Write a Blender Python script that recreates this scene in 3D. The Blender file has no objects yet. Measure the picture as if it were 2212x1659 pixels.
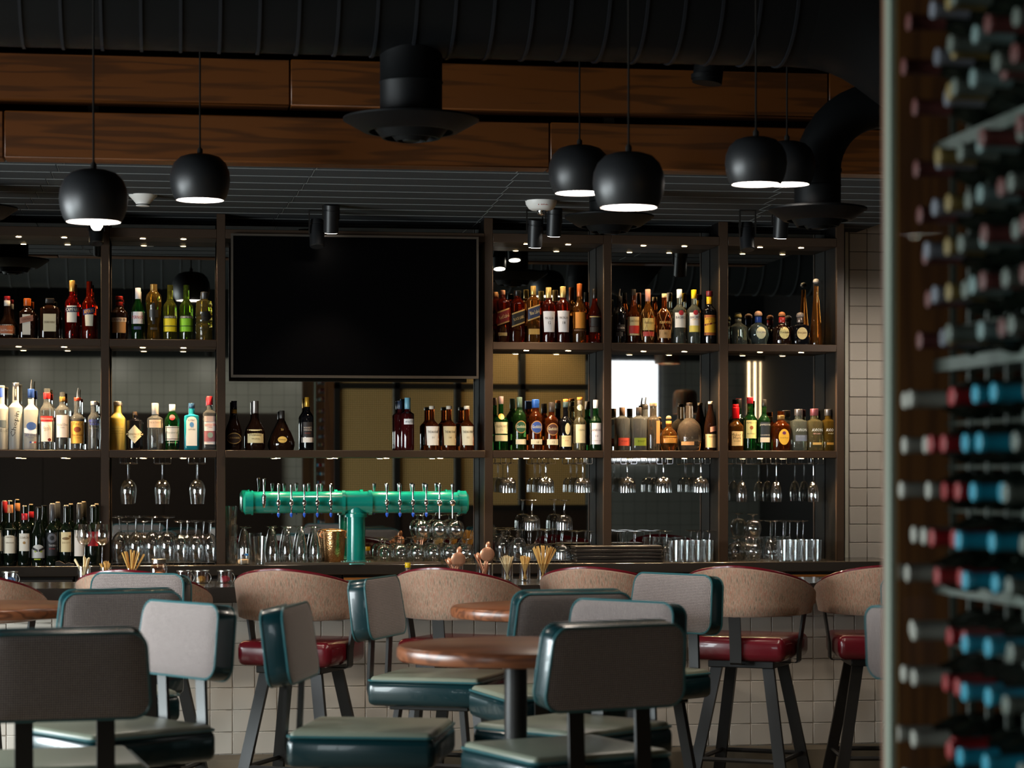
import bpy, bmesh, math, random
from mathutils import Vector, Matrix
random.seed(7)
scene = bpy.context.scene
COL = scene.collection
PI = math.pi

# ------------------------------------------------------------------ camera
F, HOR, ZE = 5000.0, 1015.0, 1.63           # focal length in px, horizon row, eye height
AY = math.atan2(726.0, F)                    # yaw of the view against the back-bar wall
CA, SA = math.cos(AY), math.sin(AY)
cd = bpy.data.cameras.new('camera'); cam = bpy.data.objects.new('camera', cd); COL.objects.link(cam)
cam.location = (0, 0, ZE); cam.rotation_euler = (PI/2, 0, -AY)
cd.sensor_width = 36.0; cd.lens = 36.0*F/2212.0
cd.shift_y = (HOR-829.5)/2212.0
cd.clip_end = 100; cd.clip_start = 0.05
cd.dof.use_dof = True; cd.dof.focus_distance = 12.75; cd.dof.aperture_fstop = 3.8
scene.camera = cam

# ------------------------------------------------------------------ world, daylight, exposure
w = bpy.data.worlds.new('world'); scene.world = w; w.use_nodes = True
bg = w.node_tree.nodes['Background']; bg.inputs[0].default_value = (0.55, 0.68, 0.85, 1); bg.inputs[1].default_value = 0.08

def lamp(name, kind, loc, power, col, parent=None, aim=None, rot=None, **kw):
    d = bpy.data.lights.new(name, kind); d.energy = power; d.color = col
    for k, v in kw.items(): setattr(d, k, v)
    o = bpy.data.objects.new(name, d); COL.objects.link(o); o.location = loc
    if aim is not None:
        o.rotation_euler = (Vector(aim)-Vector(loc)).to_track_quat('-Z', 'Y').to_euler()
    if rot is not None: o.rotation_euler = rot
    if parent is not None: o.parent = parent
    return o

WIN = [(-1.6, 1.4), (5.5, 7.6), (8.0, 10.1)]    # window openings in the left wall (y ranges); the first is added for fill light
WZ0, WZ1, XL = 0.6, 2.35, -4.0
for y0, y1 in WIN:
    lamp('window_daylight', 'AREA', (XL-0.12, (y0+y1)/2, (WZ0+WZ1)/2), 150 if y0 < 4 else 265, (0.9, 0.96, 1.0),
         rot=(0, -PI/2+math.radians(20), 0), spread=math.radians(140), shape='RECTANGLE', size=WZ1-WZ0, size_y=y1-y0)
vs = scene.view_settings
vs.view_transform = 'Standard'; vs.look = 'None'; vs.gamma = 1.0; vs.use_curve_mapping = False
vs.exposure = 0.0
cy = scene.cycles
cy.max_bounces = 12; cy.transmission_bounces = 10; cy.glossy_bounces = 5; cy.diffuse_bounces = 3
cy.transparent_max_bounces = 24; cy.caustics_reflective = False; cy.caustics_refractive = False
cy.sample_clamp_indirect = 4.0; cy.use_denoising = True; cy.use_adaptive_sampling = True; cy.adaptive_threshold = 0.02

# ------------------------------------------------------------------ pixel helpers (a pixel + a known plane -> a point)
def U(px): return (px-1106.0)/F
def PX(px, Y):                                 # x of a pixel column on the plane y = Y
    u = U(px); return Y*(u*CA+SA)/(CA-u*SA)
def DT(px, Y): return Y/(CA-U(px)*SA)          # depth there
def PZ(px, py, Y): return ZE+(HOR-py)*DT(px, Y)/F
def PT(px, t):                                 # x, y of a pixel column at depth t
    u = U(px); return t*(SA+u*CA), t*(CA-u*SA)
def MP(px, Y): return DT(px, Y)/F              # metres per pixel

# ------------------------------------------------------------------ materials
def lin(c):
    if isinstance(c, str):
        c = tuple(int(c[i:i+2], 16)/255 for i in (0, 2, 4))
    return tuple(((x+0.055)/1.055)**2.4 if x > 0.04045 else x/12.92 for x in c)+(1.0,)
MATS = {}
def mat(name, col, rough=0.5, metal=0.0, spec=0.5, emit=None, es=0.0, trans=0.0, ior=1.45, coat=0.0, sheen=0.0):
    if name in MATS: return MATS[name]
    m = bpy.data.materials.new(name); m.use_nodes = True; MATS[name] = m
    b = m.node_tree.nodes['Principled BSDF']
    b.inputs['Base Color'].default_value = lin(col); b.inputs['Roughness'].default_value = rough
    b.inputs['Metallic'].default_value = metal; b.inputs['Specular IOR Level'].default_value = spec
    b.inputs['IOR'].default_value = ior; b.inputs['Transmission Weight'].default_value = trans
    b.inputs['Coat Weight'].default_value = coat; b.inputs['Sheen Weight'].default_value = sheen
    if emit is not None:
        b.inputs['Emission Color'].default_value = lin(emit); b.inputs['Emission Strength'].default_value = es
    return m
def nodes(m): return m.node_tree.nodes, m.node_tree.links, m.node_tree.nodes['Principled BSDF']
def ramp(nt, stops):
    r = nt.new('ShaderNodeValToRGB'); e = r.color_ramp.elements
    while len(e) < len(stops): e.new(0.5)
    for i, (p, c) in enumerate(stops): e[i].position = p; e[i].color = lin(c)
    return r
def noise_mat(name, stops, scale=(1, 1, 1), nscale=5, detail=3, rough=0.5, bump=0.0, rough2=None, **kw):
    m = mat(name, stops[0][1], rough, **kw); n, l, b = nodes(m)
    tc = n.new('ShaderNodeTexCoord'); mp = n.new('ShaderNodeMapping'); mp.inputs['Scale'].default_value = scale
    nz = n.new('ShaderNodeTexNoise'); nz.inputs['Scale'].default_value = nscale; nz.inputs['Detail'].default_value = detail
    l.new(tc.outputs['Object'], mp.inputs[0]); l.new(mp.outputs[0], nz.inputs['Vector'])
    r = ramp(n, stops); l.new(nz.outputs['Fac'], r.inputs[0]); l.new(r.outputs[0], b.inputs['Base Color'])
    if bump:
        bp = n.new('ShaderNodeBump'); bp.inputs['Strength'].default_value = bump; bp.inputs['Distance'].default_value = 0.002
        l.new(nz.outputs['Fac'], bp.inputs['Height']); l.new(bp.outputs[0], b.inputs['Normal'])
    return m
def grid_mat(name, c1, c2, line, cell, mort, rough=0.4, plane='xz', bump=0.0, **kw):
    m = mat(name, c1, rough, **kw); n, l, b = nodes(m)
    tc = n.new('ShaderNodeTexCoord'); sx = n.new('ShaderNodeSeparateXYZ'); cx = n.new('ShaderNodeCombineXYZ')
    l.new(tc.outputs['Object'], sx.inputs[0])
    for i, a in enumerate(plane): l.new(sx.outputs['xyz'.index(a)], cx.inputs[i])
    br = n.new('ShaderNodeTexBrick'); br.offset = 0.0; br.inputs['Scale'].default_value = 1.0
    br.inputs['Color1'].default_value = lin(c1); br.inputs['Color2'].default_value = lin(c2); br.inputs['Mortar'].default_value = lin(line)
    br.inputs['Brick Width'].default_value = cell; br.inputs['Row Height'].default_value = cell
    br.inputs['Mortar Size'].default_value = mort; br.inputs['Mortar Smooth'].default_value = 0.3
    l.new(cx.outputs[0], br.inputs['Vector']); l.new(br.outputs['Color'], b.inputs['Base Color'])
    if bump:
        bp = n.new('ShaderNodeBump'); bp.invert = True; bp.inputs['Strength'].default_value = bump; bp.inputs['Distance'].default_value = 0.002
        l.new(br.outputs['Fac'], bp.inputs['Height']); l.new(bp.outputs[0], b.inputs['Normal'])
    return m
def wood(name, c1, c2, axis='x', rough=0.35, scale=1.0, **kw):
    m = mat(name, c1, rough, **kw); n, l, b = nodes(m)
    tc = n.new('ShaderNodeTexCoord'); mp = n.new('ShaderNodeMapping'); oi = n.new('ShaderNodeObjectInfo')
    s = [9*scale]*3; s['xyz'.index(axis)] = 0.6*scale; mp.inputs['Scale'].default_value = s
    va = n.new('ShaderNodeVectorMath'); va.operation = 'ADD'
    mu = n.new('ShaderNodeMath'); mu.operation = 'MULTIPLY'; mu.inputs[1].default_value = 13.0
    l.new(oi.outputs['Random'], mu.inputs[0]); l.new(tc.outputs['Object'], va.inputs[0]); l.new(mu.outputs[0], va.inputs[1])
    nz = n.new('ShaderNodeTexNoise'); nz.inputs['Scale'].default_value = 1.6; nz.inputs['Detail'].default_value = 2
    l.new(va.outputs[0], mp.inputs[0]); l.new(mp.outputs[0], nz.inputs['Vector'])
    wv = n.new('ShaderNodeMath'); wv.operation = 'MULTIPLY'; wv.inputs[1].default_value = 26.0
    sn = n.new('ShaderNodeMath'); sn.operation = 'SINE'
    l.new(nz.outputs['Fac'], wv.inputs[0]); l.new(wv.outputs[0], sn.inputs[0])
    r = ramp(n, [(0.0, c2), (0.55, c1), (1.0, c1)])
    ad = n.new('ShaderNodeMath'); ad.operation = 'MULTIPLY_ADD'; ad.inputs[1].default_value = 0.5; ad.inputs[2].default_value = 0.5
    l.new(sn.outputs[0], ad.inputs[0]); l.new(ad.outputs[0], r.inputs[0]); l.new(r.outputs[0], b.inputs['Base Color'])
    return m
def thin_glass(name, tint=(0.95, 0.96, 0.96), base=0.15, rough=0.05, amp=0.85, expo=2.6):
    m = bpy.data.materials.new(name); m.use_nodes = True; MATS[name] = m
    n, l = m.node_tree.nodes, m.node_tree.links; n.remove(n['Principled BSDF'])
    tr = n.new('ShaderNodeBsdfTransparent'); tr.inputs[0].default_value = tint+(1,)
    gl = n.new('ShaderNodeBsdfGlossy'); gl.inputs['Roughness'].default_value = rough; gl.inputs['Color'].default_value = (1, 1, 1, 1)
    ge = n.new('ShaderNodeNewGeometry'); dt = n.new('ShaderNodeVectorMath'); dt.operation = 'DOT_PRODUCT'
    l.new(ge.outputs['Normal'], dt.inputs[0]); l.new(ge.outputs['Incoming'], dt.inputs[1])
    ab = n.new('ShaderNodeMath'); ab.operation = 'ABSOLUTE'; l.new(dt.outputs['Value'], ab.inputs[0])
    om = n.new('ShaderNodeMath'); om.operation = 'SUBTRACT'; om.inputs[0].default_value = 1.0; l.new(ab.outputs[0], om.inputs[1])
    pw = n.new('ShaderNodeMath'); pw.operation = 'POWER'; pw.inputs[1].default_value = expo; l.new(om.outputs[0], pw.inputs[0])
    ad = n.new('ShaderNodeMath'); ad.operation = 'MULTIPLY_ADD'; ad.use_clamp = True; ad.inputs[1].default_value = amp; ad.inputs[2].default_value = base
    fr = pw
    mx = n.new('ShaderNodeMixShader'); l.new(fr.outputs[0], ad.inputs[0]); l.new(ad.outputs[0], mx.inputs[0])
    l.new(tr.outputs[0], mx.inputs[1]); l.new(gl.outputs[0], mx.inputs[2]); l.new(mx.outputs[0], n['Material Output'].inputs[0])
    return m

BLK = mat('black_steel', '1c1a18', 0.38, spec=0.4)
SHELF = mat('bronze_steel', '38291d', 0.45, 0.0, 0.4)
CHROME = mat('chrome', 'e8e8ea', 0.08, 1.0)
STEEL = mat('brushed_steel', 'b9b4aa', 0.28, 1.0)
COPPER = mat('copper', 'f2b08a', 0.32, 0.75)
GLASS = thin_glass('clear_glass')
PANE = thin_glass('pane_glass', (0.95, 0.98, 0.97), 0.0, 0.0, 0.01, 5.0)
WHITE = mat('white_plastic', 'e9e6e0', 0.4)
MIRROR = mat('dark_mirror', 'a8aaa6', 0.015, 1.0)
TEAL_PIPE = mat('teal_enamel', '0b8074', 0.2, coat=0.5)
TEALV = mat('teal_vinyl', '042428', 0.26, coat=0.25)
PIPING = mat('teal_piping', '2a565a', 0.3)
SAGE = mat('sage_vinyl', '737869', 0.36)
RED_V = mat('burgundy_vinyl', '5e0f1a', 0.24, coat=0.3)
CHECK = grid_mat('checked_fabric', 'a0938e', '958883', '352d2b', 0.0066, 0.0015, 0.9, sheen=0.2)
TWEED = noise_mat('tweed_fabric', [(0.28, '54493e'), (0.42, '8a735e'), (0.5, 'a68d78'), (0.57, '9a6450'), (0.7, '77735f')],
                  (330, 330, 12), 1.0, 4, 0.92, sheen=0.2)
TILE = mat('cream_tile', 'cfc6ba', 0.22); TILE2 = mat('cream_tile_warm', 'c9bfb2', 0.24)
GROUT = mat('grout', '7d756b', 0.9)
CONC = noise_mat('concrete', [(0.3, '6b6050'), (0.6, '80735f'), (0.8, '8f826d')], (1, 1, 1), 4, 6, 0.7)
TOPW = wood('table_wood', '76462c', '54301e', 'x', 0.3)
BEAMW = wood('beam_wood', '5a300b', '432307', 'x', 0.45)
DECKW = wood('deck_wood', '4a3c2c', '2e261c', 'y', 0.7)
CABW = wood('cabinet_wood', '5e3818', '4a2a12', 'z', 0.5)
ORANGEW = wood('orange_wood', 'a5662a', '7a4718', 'x', 0.4)
FELT = noise_mat('felt', [(0.35, '1e2022'), (0.65, '2b2e30')], (1, 1, 1), 160, 2, 0.95)
FELT_LIT = mat('felt_edge_lit', '727574', 0.9)  # paler felt stands in for light catching the plank edges
DUCT = mat('duct_black', '0b0c0d', 0.5, 0.0, 0.14)
STONE = mat('dark_stone', '2a2622', 0.16, spec=0.6)
SCREEN = mat('tv_screen', '020203', 0.35, spec=0.08)
BULB = mat('bulb', 'ffffff', 0.5, emit='fff0dd', es=22)
DISC = mat('lamp_diffuser', 'ffffff', 0.5, emit='fff2ea', es=9)
PUCK = mat('puck_light', 'ffffff', 0.5, emit='ffd9a0', es=30)
SPOTL = mat('spot_lens', 'ffffff', 0.5, emit='fff3e4', es=22)
def paint(c, rough=0.55, metal=0.0): return mat('paint_%s_%d_%d' % (c, int(rough*100), int(metal*10)), c, rough, metal)
def liquor(c, rough=0.0, ior=1.4, tr=.955): return mat('liquor_%s_%d' % (c, int(rough*100)), c, rough, trans=tr, ior=ior)

# ------------------------------------------------------------------ mesh helpers
class MB:
    def __init__(s): s.v = []; s.f = []; s.m = []; s.cm = 0
    def add(s, vs_, fs):
        o = len(s.v); s.v += [tuple(p) for p in vs_]
        for f in fs: s.f.append(tuple(i+o for i in f)); s.m.append(s.cm)
        return s
    def box(s, x0, x1, y0, y1, z0, z1):
        return s.add([(x0, y0, z0), (x1, y0, z0), (x1, y1, z0), (x0, y1, z0), (x0, y0, z1), (x1, y0, z1), (x1, y1, z1), (x0, y1, z1)],
                     [(0, 3, 2, 1), (4, 5, 6, 7), (0, 1, 5, 4), (1, 2, 6, 5), (2, 3, 7, 6), (3, 0, 4, 7)])
    def rbox(s, x0, x1, y0, y1, z0, z1, r, seg=3, M=None):
        bm = bmesh.new(); bmesh.ops.create_cube(bm, size=1.0)
        for v in bm.verts:
            v.co = Vector(((x0+x1)/2+v.co.x*(x1-x0), (y0+y1)/2+v.co.y*(y1-y0), (z0+z1)/2+v.co.z*(z1-z0)))
        bmesh.ops.bevel(bm, geom=list(bm.edges), offset=r, segments=seg, affect='EDGES', profile=0.5)
        if M is not None: bm.transform(M)
        bm.verts.index_update()
        s.add([v.co[:] for v in bm.verts], [[v.index for v in f.verts] for f in bm.faces]); bm.free(); return s
    def lathe(s, prof, seg=24, ax=1.0, ay=1.0, n=2.0, org=(0, 0, 0), cap0=True, cap1=True, ribs=0, ramp_=0.0, M=None):
        vs_, fs = [], []
        for p in prof:
            r, z = p[0], p[1]; nn = p[2] if len(p) > 2 else n; yy = p[3] if len(p) > 3 else ay
            for k in range(seg):
                a = 2*PI*k/seg; c, q = math.cos(a), math.sin(a)
                g = 1.0 if nn == 2 else (abs(c)**nn+abs(q)**nn)**(-1.0/nn)
                rr = r*g*(1+(ramp_*math.cos(ribs*a) if ribs else 0))
                vs_.append((org[0]+rr*c*ax, org[1]+rr*q*yy, org[2]+z))
        R = len(prof)
        for i in range(R-1):
            for k in range(seg):
                k2 = (k+1) % seg
                fs.append((i*seg+k, i*seg+k2, (i+1)*seg+k2, (i+1)*seg+k))
        if cap0 and prof[0][0] > 1e-6: fs.append(tuple(reversed(range(seg))))
        if cap1 and prof[-1][0] > 1e-6: fs.append(tuple((R-1)*seg+k for k in range(seg)))
        if M is not None: vs_ = [tuple(M @ Vector(p)) for p in vs_]
        return s.add(vs_, fs)
    def tube(s, pts, r, seg=8, closed=False, flat=None):
        pts = [Vector(p) for p in pts]; n = len(pts); vs_, fs = [], []; prev = None
        for i, p in enumerate(pts):
            a = pts[i-1] if (i > 0 or closed) else p; b = pts[(i+1) % n] if (i < n-1 or closed) else p
            d = (b-a).normalized()
            up = Vector((0, 0, 1)) if abs(d.z) < 0.95 else Vector((0, 1, 0))
            if prev is not None: up = prev
            x = d.cross(up)
            if x.length < 1e-5: x = d.cross(Vector((1, 0, 0)))
            x.normalize(); y = x.cross(d).normalized(); prev = y
            rr = r[i] if isinstance(r, (list, tuple)) else r
            for k in range(seg):
                t = 2*PI*k/seg; vs_.append(tuple(p+x*math.cos(t)*rr+y*math.sin(t)*rr*(flat or 1)))
        for i in range(n if closed else n-1):
            j = (i+1) % n
            for k in range(seg):
                k2 = (k+1) % seg; fs.append((i*seg+k, i*seg+k2, j*seg+k2, j*seg+k))
        if not closed: fs.append(tuple(reversed(range(seg)))); fs.append(tuple((n-1)*seg+k for k in range(seg)))
        return s.add(vs_, fs)
    def bar(s, p, q, wx, wy):                    # square bar from p to q; wx, wy half sizes along world x / y
        p, q = Vector(p), Vector(q)
        o = [(-wx, -wy), (wx, -wy), (wx, wy), (-wx, wy)]
        return s.add([(p.x+a, p.y+b, p.z) for a, b in o]+[(q.x+a, q.y+b, q.z) for a, b in o],
                     [(3, 2, 1, 0), (4, 5, 6, 7), (0, 1, 5, 4), (1, 2, 6, 5), (2, 3, 7, 6), (3, 0, 4, 7)])
    def prism(s, poly, y0, y1):                  # polygon in xz, extruded along y
        n = len(poly)
        return s.add([(x, y0, z) for x, z in poly]+[(x, y1, z) for x, z in poly],
                     [tuple(range(n)), tuple(reversed(range(n, 2*n)))]+[(i, i+n, (i+1) % n+n, (i+1) % n) for i in range(n)])
    def mesh(s, name, mats, angle=40):
        me = bpy.data.meshes.new(name); me.from_pydata(s.v, [], s.f)
        for m in (mats if isinstance(mats, (list, tuple)) else [mats]): me.materials.append(m)
        if any(s.m): me.polygons.foreach_set('material_index', s.m)
        bm = bmesh.new(); bm.from_mesh(me); bmesh.ops.recalc_face_normals(bm, faces=bm.faces); bm.to_mesh(me); bm.free()
        if angle: me.shade_smooth(); me.set_sharp_from_angle(angle=math.radians(angle))
        return me
    def build(s, name, mats, parent=None, angle=40, **kw):
        return obj(name, s.mesh(name, mats, angle), parent, **kw)
def obj(name, me, parent=None, label=None, cat=None, group=None, kind=None, loc=None, rot=None):
    o = bpy.data.objects.new(name, me); COL.objects.link(o)
    if parent is not None: o.parent = parent
    if loc is not None: o.location = loc
    if rot is not None: o.rotation_euler = rot
    return tag(o, label, cat, group, kind)
def tag(o, label=None, cat=None, group=None, kind=None):
    for k, v in (('label', label), ('category', cat), ('group', group), ('kind', kind)):
        if v: o[k] = v
    return o
def thing(name, label, cat, loc=(0, 0, 0), rz=0.0, group=None):
    o = obj(name, None, None, label, cat, group, None, loc, (0, 0, rz)); o.empty_display_size = 0.1
    return o
def dup(root, loc, rot=None, label=None, group=None):
    def cp(o, par):
        c = o.copy(); COL.objects.link(c); c.parent = par
        for ch in list(kids.get(o, [])): cp(ch, c)
        return c
    kids = {}
    for r1 in root.children:
        kids.setdefault(root, []).append(r1)
        for r2 in r1.children: kids.setdefault(r1, []).append(r2)
    c = cp(root, None); c.location = loc
    if rot is not None: c.rotation_euler = rot
    if label: c['label'] = label
    if group: c['group'] = group
    return c
TXT = {}
def text_geo(s):
    if s in TXT: return TXT[s]
    cu = bpy.data.curves.new('txt', 'FONT'); cu.body = s; cu.align_x = 'CENTER'; cu.resolution_u = 1; cu.fill_mode = 'FRONT'
    ob = bpy.data.objects.new('txt', cu); COL.objects.link(ob)
    me = ob.to_mesh(); v = [tuple(p.co) for p in me.vertices]; f = [tuple(p.vertices) for p in me.polygons]; ob.to_mesh_clear()
    bpy.data.objects.remove(ob); bpy.data.curves.remove(cu)
    xs = [p[0] for p in v]; ys = [p[1] for p in v]
    x0, x1, y0, y1 = min(xs), max(xs), min(ys), max(ys)
    TXT[s] = ([((p[0]-(x0+x1)/2)/(x1-x0), (p[1]-(y0+y1)/2)/(y1-y0)) for p in v], f); return TXT[s]
# ================================================================== STRUCTURE
XR, YB, YR, ZC = 7.6, 13.32, -3.5, 4.2
YF, YM, YCF, YBT = 12.84, 13.09, 12.68, 11.37   # shelf front, mirror, back counter front, bar tile face
MB().box(XL, XR, YR, YB, -0.1, 0).build('floor', CONC, kind='structure')
MB().box(XL, XR, YR, YB, ZC, ZC+0.1).build('ceiling', mat('ceiling_paint', '1a1917', 0.9), kind='structure')
wb = MB().box(XL, XR, YB, YB+0.1, 0, ZC).build('wall_back', mat('dark_wall', '2b2825', 0.8), kind='structure')
# left wall: two windows and a first opening added for fill light
def wallpiece(mb, y0, y1, z0, z1): mb.box(XL-0.2, XL, y0, y1, z0, z1)
m = MB(); wallpiece(m, YR, YB, 0, WZ0); wallpiece(m, YR, YB, WZ1, ZC)
ys = [YR]+[v for p in WIN for v in p]+[YB]
for i in range(0, len(ys), 2): wallpiece(m, ys[i], ys[i+1], WZ0, WZ1)
m.build('wall_left', mat('plaster', '8b857c', 0.8), kind='structure')
for i, (y0, y1) in enumerate(WIN):
    t = tag(obj('window_%d' % (i+1), None, loc=(XL, y0, WZ0)), kind='structure')
    f = MB(); L = y1-y0; Hh = WZ1-WZ0
    for a, b, c, d in ((0, L, 0, .05), (0, L, Hh-.05, Hh), (0, .05, 0, Hh), (L-.05, L, 0, Hh), (L/2-.025, L/2+.025, 0, Hh), (0, L, Hh*.68, Hh*.68+.04)):
        f.box(-.08, -.02, a, b, c, d)
    f.build('window_frame', BLK, t)
    MB().box(-.056, -.05, .05, L-.05, .05, Hh-.05).build('window_pane', PANE, t)
# right wall, rear wall with tiles (seen in the mirror)
MB().box(XR, XR+0.1, YR, YB, 0, ZC).build('wall_right', mat('dark_wall', '2b2825', 0.8), kind='structure')
RTILE = grid_mat('rear_tile', 'b6b5aa', 'b0afa4', '6f6e66', 0.152, 0.003, 0.3)
MB().box(XL, XR, YR, YR+.25, 3.05, ZC).build('trim_6', mat('dark_header', '191d1b', .8), kind='structure')
wr = MB().box(XL, XR, YR-0.1, YR, 0, ZC).build('wall_rear', RTILE, kind='structure')
m = MB()
for k in range(7): m.box(-3.9+k*.75, -3.9+k*.75+.74, YR, YR+.05, 0, 2.35)
m.build('trim_1', mat('dark_brown_panel', '2a1c12', 0.5), kind='structure')
# bright rear window and LED strips by it, at the far right of the rear wall
def VX(px, Yr): return PX(px, 2*YM-Yr)
def VZ(px, py, Yr): return PZ(px, py, 2*YM-Yr)
x0, x1 = VX(1316, YR+.06), VX(1421, YR+.06)
wn = tag(obj('window_4', None, loc=(x0, YR+.03, 1.75)), kind='structure')
MB().box(0, x1-x0, 0, .02, 0, 1.9).build('window_pane', mat('frosted_daylight', 'ffffff', 0.6, emit='f2f6ff', es=4.5), wn)
f = MB(); L = x1-x0
for a, b, c, d in ((-.04, 0, -.04, 1.94), (L, L+.04, -.04, 1.94), (-.04, L+.04, -.04, 0), (-.04, L+.04, 1.9, 1.94)): f.box(a, b, 0, .05, c, d)
f.build('window_frame', BLK, wn)
LEDM = mat('led_strip', 'ffffff', 0.5, emit='ffd6a6', es=10)
for k, px in enumerate((1619, 1632, 1645)):
    x = VX(px, YR+.1); t = thing('wall_light_bar', 'slim vertical warm light bar on the rear tiled wall', 'wall light', (x, YR+.001, 1.9), 0, 'warm light bars on rear wall')
    MB().box(-.035, .035, 0, .06, 0, 1.5).build('channel', BLK, t)
    MB().box(-.012, .012, .06, .07, .02, 1.48).build('led_strip', LEDM, t)

for k in range(4):
    x = -1.9+k*1.15
    t = thing('track_spot', 'black track lamp lighting the rear tiled wall', 'spot lamp', (x, YR+1.5, 3.1), 0, 'track lamps at the rear wall')
    Mx = Matrix.Rotation(math.radians(-35), 4, 'X')
    MB().lathe([(.05, -.1), (.05, .08), (.02, .1)], 20, M=Mx).build('spot_body', BLK, t)
    MB().lathe([(.042, -.102), (.042, -.1)], 18, M=Mx).build('spot_lens', SPOTL, t)
    MB().box(-.01, .01, -.01, .01, .05, ZC-3.1).build('stem', BLK, t)
    lamp('spot_light', 'SPOT', (0, -.07, -.12), 17, (1, .93, .82), t, rot=(math.radians(-50), 0, 0), spot_size=math.radians(120), spot_blend=.8, shadow_soft_size=.05)

# mesh partition behind the wine cabinet (seen in the mirror)
YP = 4.52; xa, xb = VX(722, YP), VX(1268, YP); za, zb = 1.3, 2.9
t = thing('mesh_partition', 'tan mesh partition with black steel frame behind the wine cabinet', 'partition', (xa, YP, 0))
MESHM = mat('tan_mesh', 'c9a468', 0.6); n, l, b = nodes(MESHM)
tc = n.new('ShaderNodeTexCoord'); mp = n.new('ShaderNodeMapping'); mp.inputs['Rotation'].default_value = (0, math.radians(45), 0)
ck = n.new('ShaderNodeTexChecker'); ck.inputs['Scale'].default_value = 70; ck.inputs[1].default_value = lin('c8a468'); ck.inputs[2].default_value = lin('8a6c3c')
l.new(tc.outputs['Object'], mp.inputs[0]); l.new(mp.outputs[0], ck.inputs[0]); l.new(ck.outputs[0], b.inputs['Base Color'])
for px0, px1 in ((722, 852), (852, 984), (984, 1123), (1123, 1268)):
    a0, a1 = VX(px0, YP)-xa, VX(px1, YP)-xa
    MB().box(a0+.02, a1-.02, .01, .02, za, zb).build('mesh_panel', MESHM, t)
    MB().box(a0, a0+.05, -.02, .04, 0, zb+.05).build('upright', BLK, t)
m = MB()
for z in (za-.05, 2.39, zb): m.box(0, xb-xa, -.02, .04, z, z+.05)
m.build('cross_rail', BLK, t)
MB().box(0, xb-xa, 0, .03, .02, za-.05).build('base_panel', mat('dark_brown_panel', '2a1c12', 0.5), t)
for px, pw in ((1150, 30), (1010, 5), (800, 1.5)):
    x = VX(px, YP); t2 = thing('picture_spot', 'small black spot lamp above the tan mesh partition', 'spot lamp', (x, YP+.6, 3.05), 0, 'spot lamps over the mesh partition')
    MB().lathe([(.035, 0), (.035, .12), (.012, .13), (.012, ZC-3.05)], 12).build('spot_body', BLK, t2)
    MB().lathe([(.028, -.002), (.028, 0)], 12).build('spot_lens', SPOTL, t2)
    lamp('spot_light', 'SPOT', (0, 0, -.02), pw, (1, .76, .45), t2, rot=(math.radians(-34), 0, 0), spot_size=math.radians(100), spot_blend=0.6, shadow_soft_size=0.03)

# back wall tiles at the right of the shelving
m_t = MB().rbox(-.0525, .0525, -.008, 0, -.0525, .0525, .0025, 1).mesh('tile', TILE)
m_t2 = m_t.copy(); m_t2.materials[0] = TILE2
X0 = PX(1871.5, YB); zt0 = PZ(1871.5, 505, YB)
MB().box(PX(1829, YB), PX(1829, YB)+.75, YB-.006, YB, 1.1, 3.05).build('tile_bed', GROUT, wb)
for i in range(-1, 4):
    for j in range(-1, 18):
        o = obj('tile', m_t if (i*7+j*3) % 5 else m_t2, wb); o.location = (X0+.054+i*.108, YB-.006, zt0-.054-j*.108)
MB().box(PX(1824.5, YB-.02), PX(1831.5, YB-.02), YB-.03, YB, 1.1, 3.05).build('trim_2', mat('pale_trim', 'c9c4b2', 0.4), kind='structure')

# soffit over the bar: felt planks, light on their edges painted as pale lips, staggered joints
ZS = 3.04
sof = tag(obj('trim_3', None, loc=(0, 0, ZS)), kind='structure')
for k in range(-2, 9):
    yk = 11.15+.271*k; y0 = max(yk, 10.76); y1 = min(yk+.271, YB)
    if y1-y0 < .04: continue
    cuts = [XL+.01, -1.7]+[PX(p-11*k, yk) for p in (110, 668, 1110, 1700)]+[4.0]
    for a, b_ in zip(cuts, cuts[1:]):
        m = MB().box(a+.003, b_-.003, y0+.003, y1, 0, .03)
        m.cm = 1; m.box(a+.003, b_-.003, y0+.0005, y0+.003, -.003, .012); m.box(a+.001, a+.003, y0, y1, -.001, .012)
        m.build('felt_plank', [FELT, FELT_LIT], sof)
MB().box(XL+.01, 4.0, 10.76, YB, .03, .05).build('backing', mat('dark_wall', '2b2825', .8), sof)
# wood fascia: two rows of boards, deck planks over them
fas = tag(obj('trim_4', None, loc=(0, 10.6, 0)), kind='structure')
for z0, z1, cuts in ((3.03, 3.243, (XL+.01, PX(8, 10.6), PX(1188, 10.6), 4.0)), (3.292, 3.505, (XL+.01, PX(627, 10.6), PX(1790, 10.6), 4.0))):
    for a, b_ in zip(cuts, cuts[1:]):
        MB().rbox(a+.001, b_-.001, 0, .15, z0, z1, .006, 1).build('board', BEAMW, fas)
for x in (-1.55, -.4, .8, 2.0, 3.2): MB().box(x, x+.05, .152, .2, ZS+.06, ZC).build('hanger', BLK, fas)
dk = tag(obj('trim_5', None, loc=(0, 0, 3.72)), kind='structure')
x = XL+.01
while x < 4.0:
    wdt = random.choice((.13, .16, .19, .22)); dz = random.uniform(0, .012)
    MB().box(x+.004, x+wdt-.004, 10.82, YB, dz, dz+.03).build('deck_plank', DECKW, dk); x += wdt
MB().box(XL+.01, 4.1, 10.82, YB, .05, .07).build('backing', mat('dark_wall', '2b2825', .8), dk)

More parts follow.
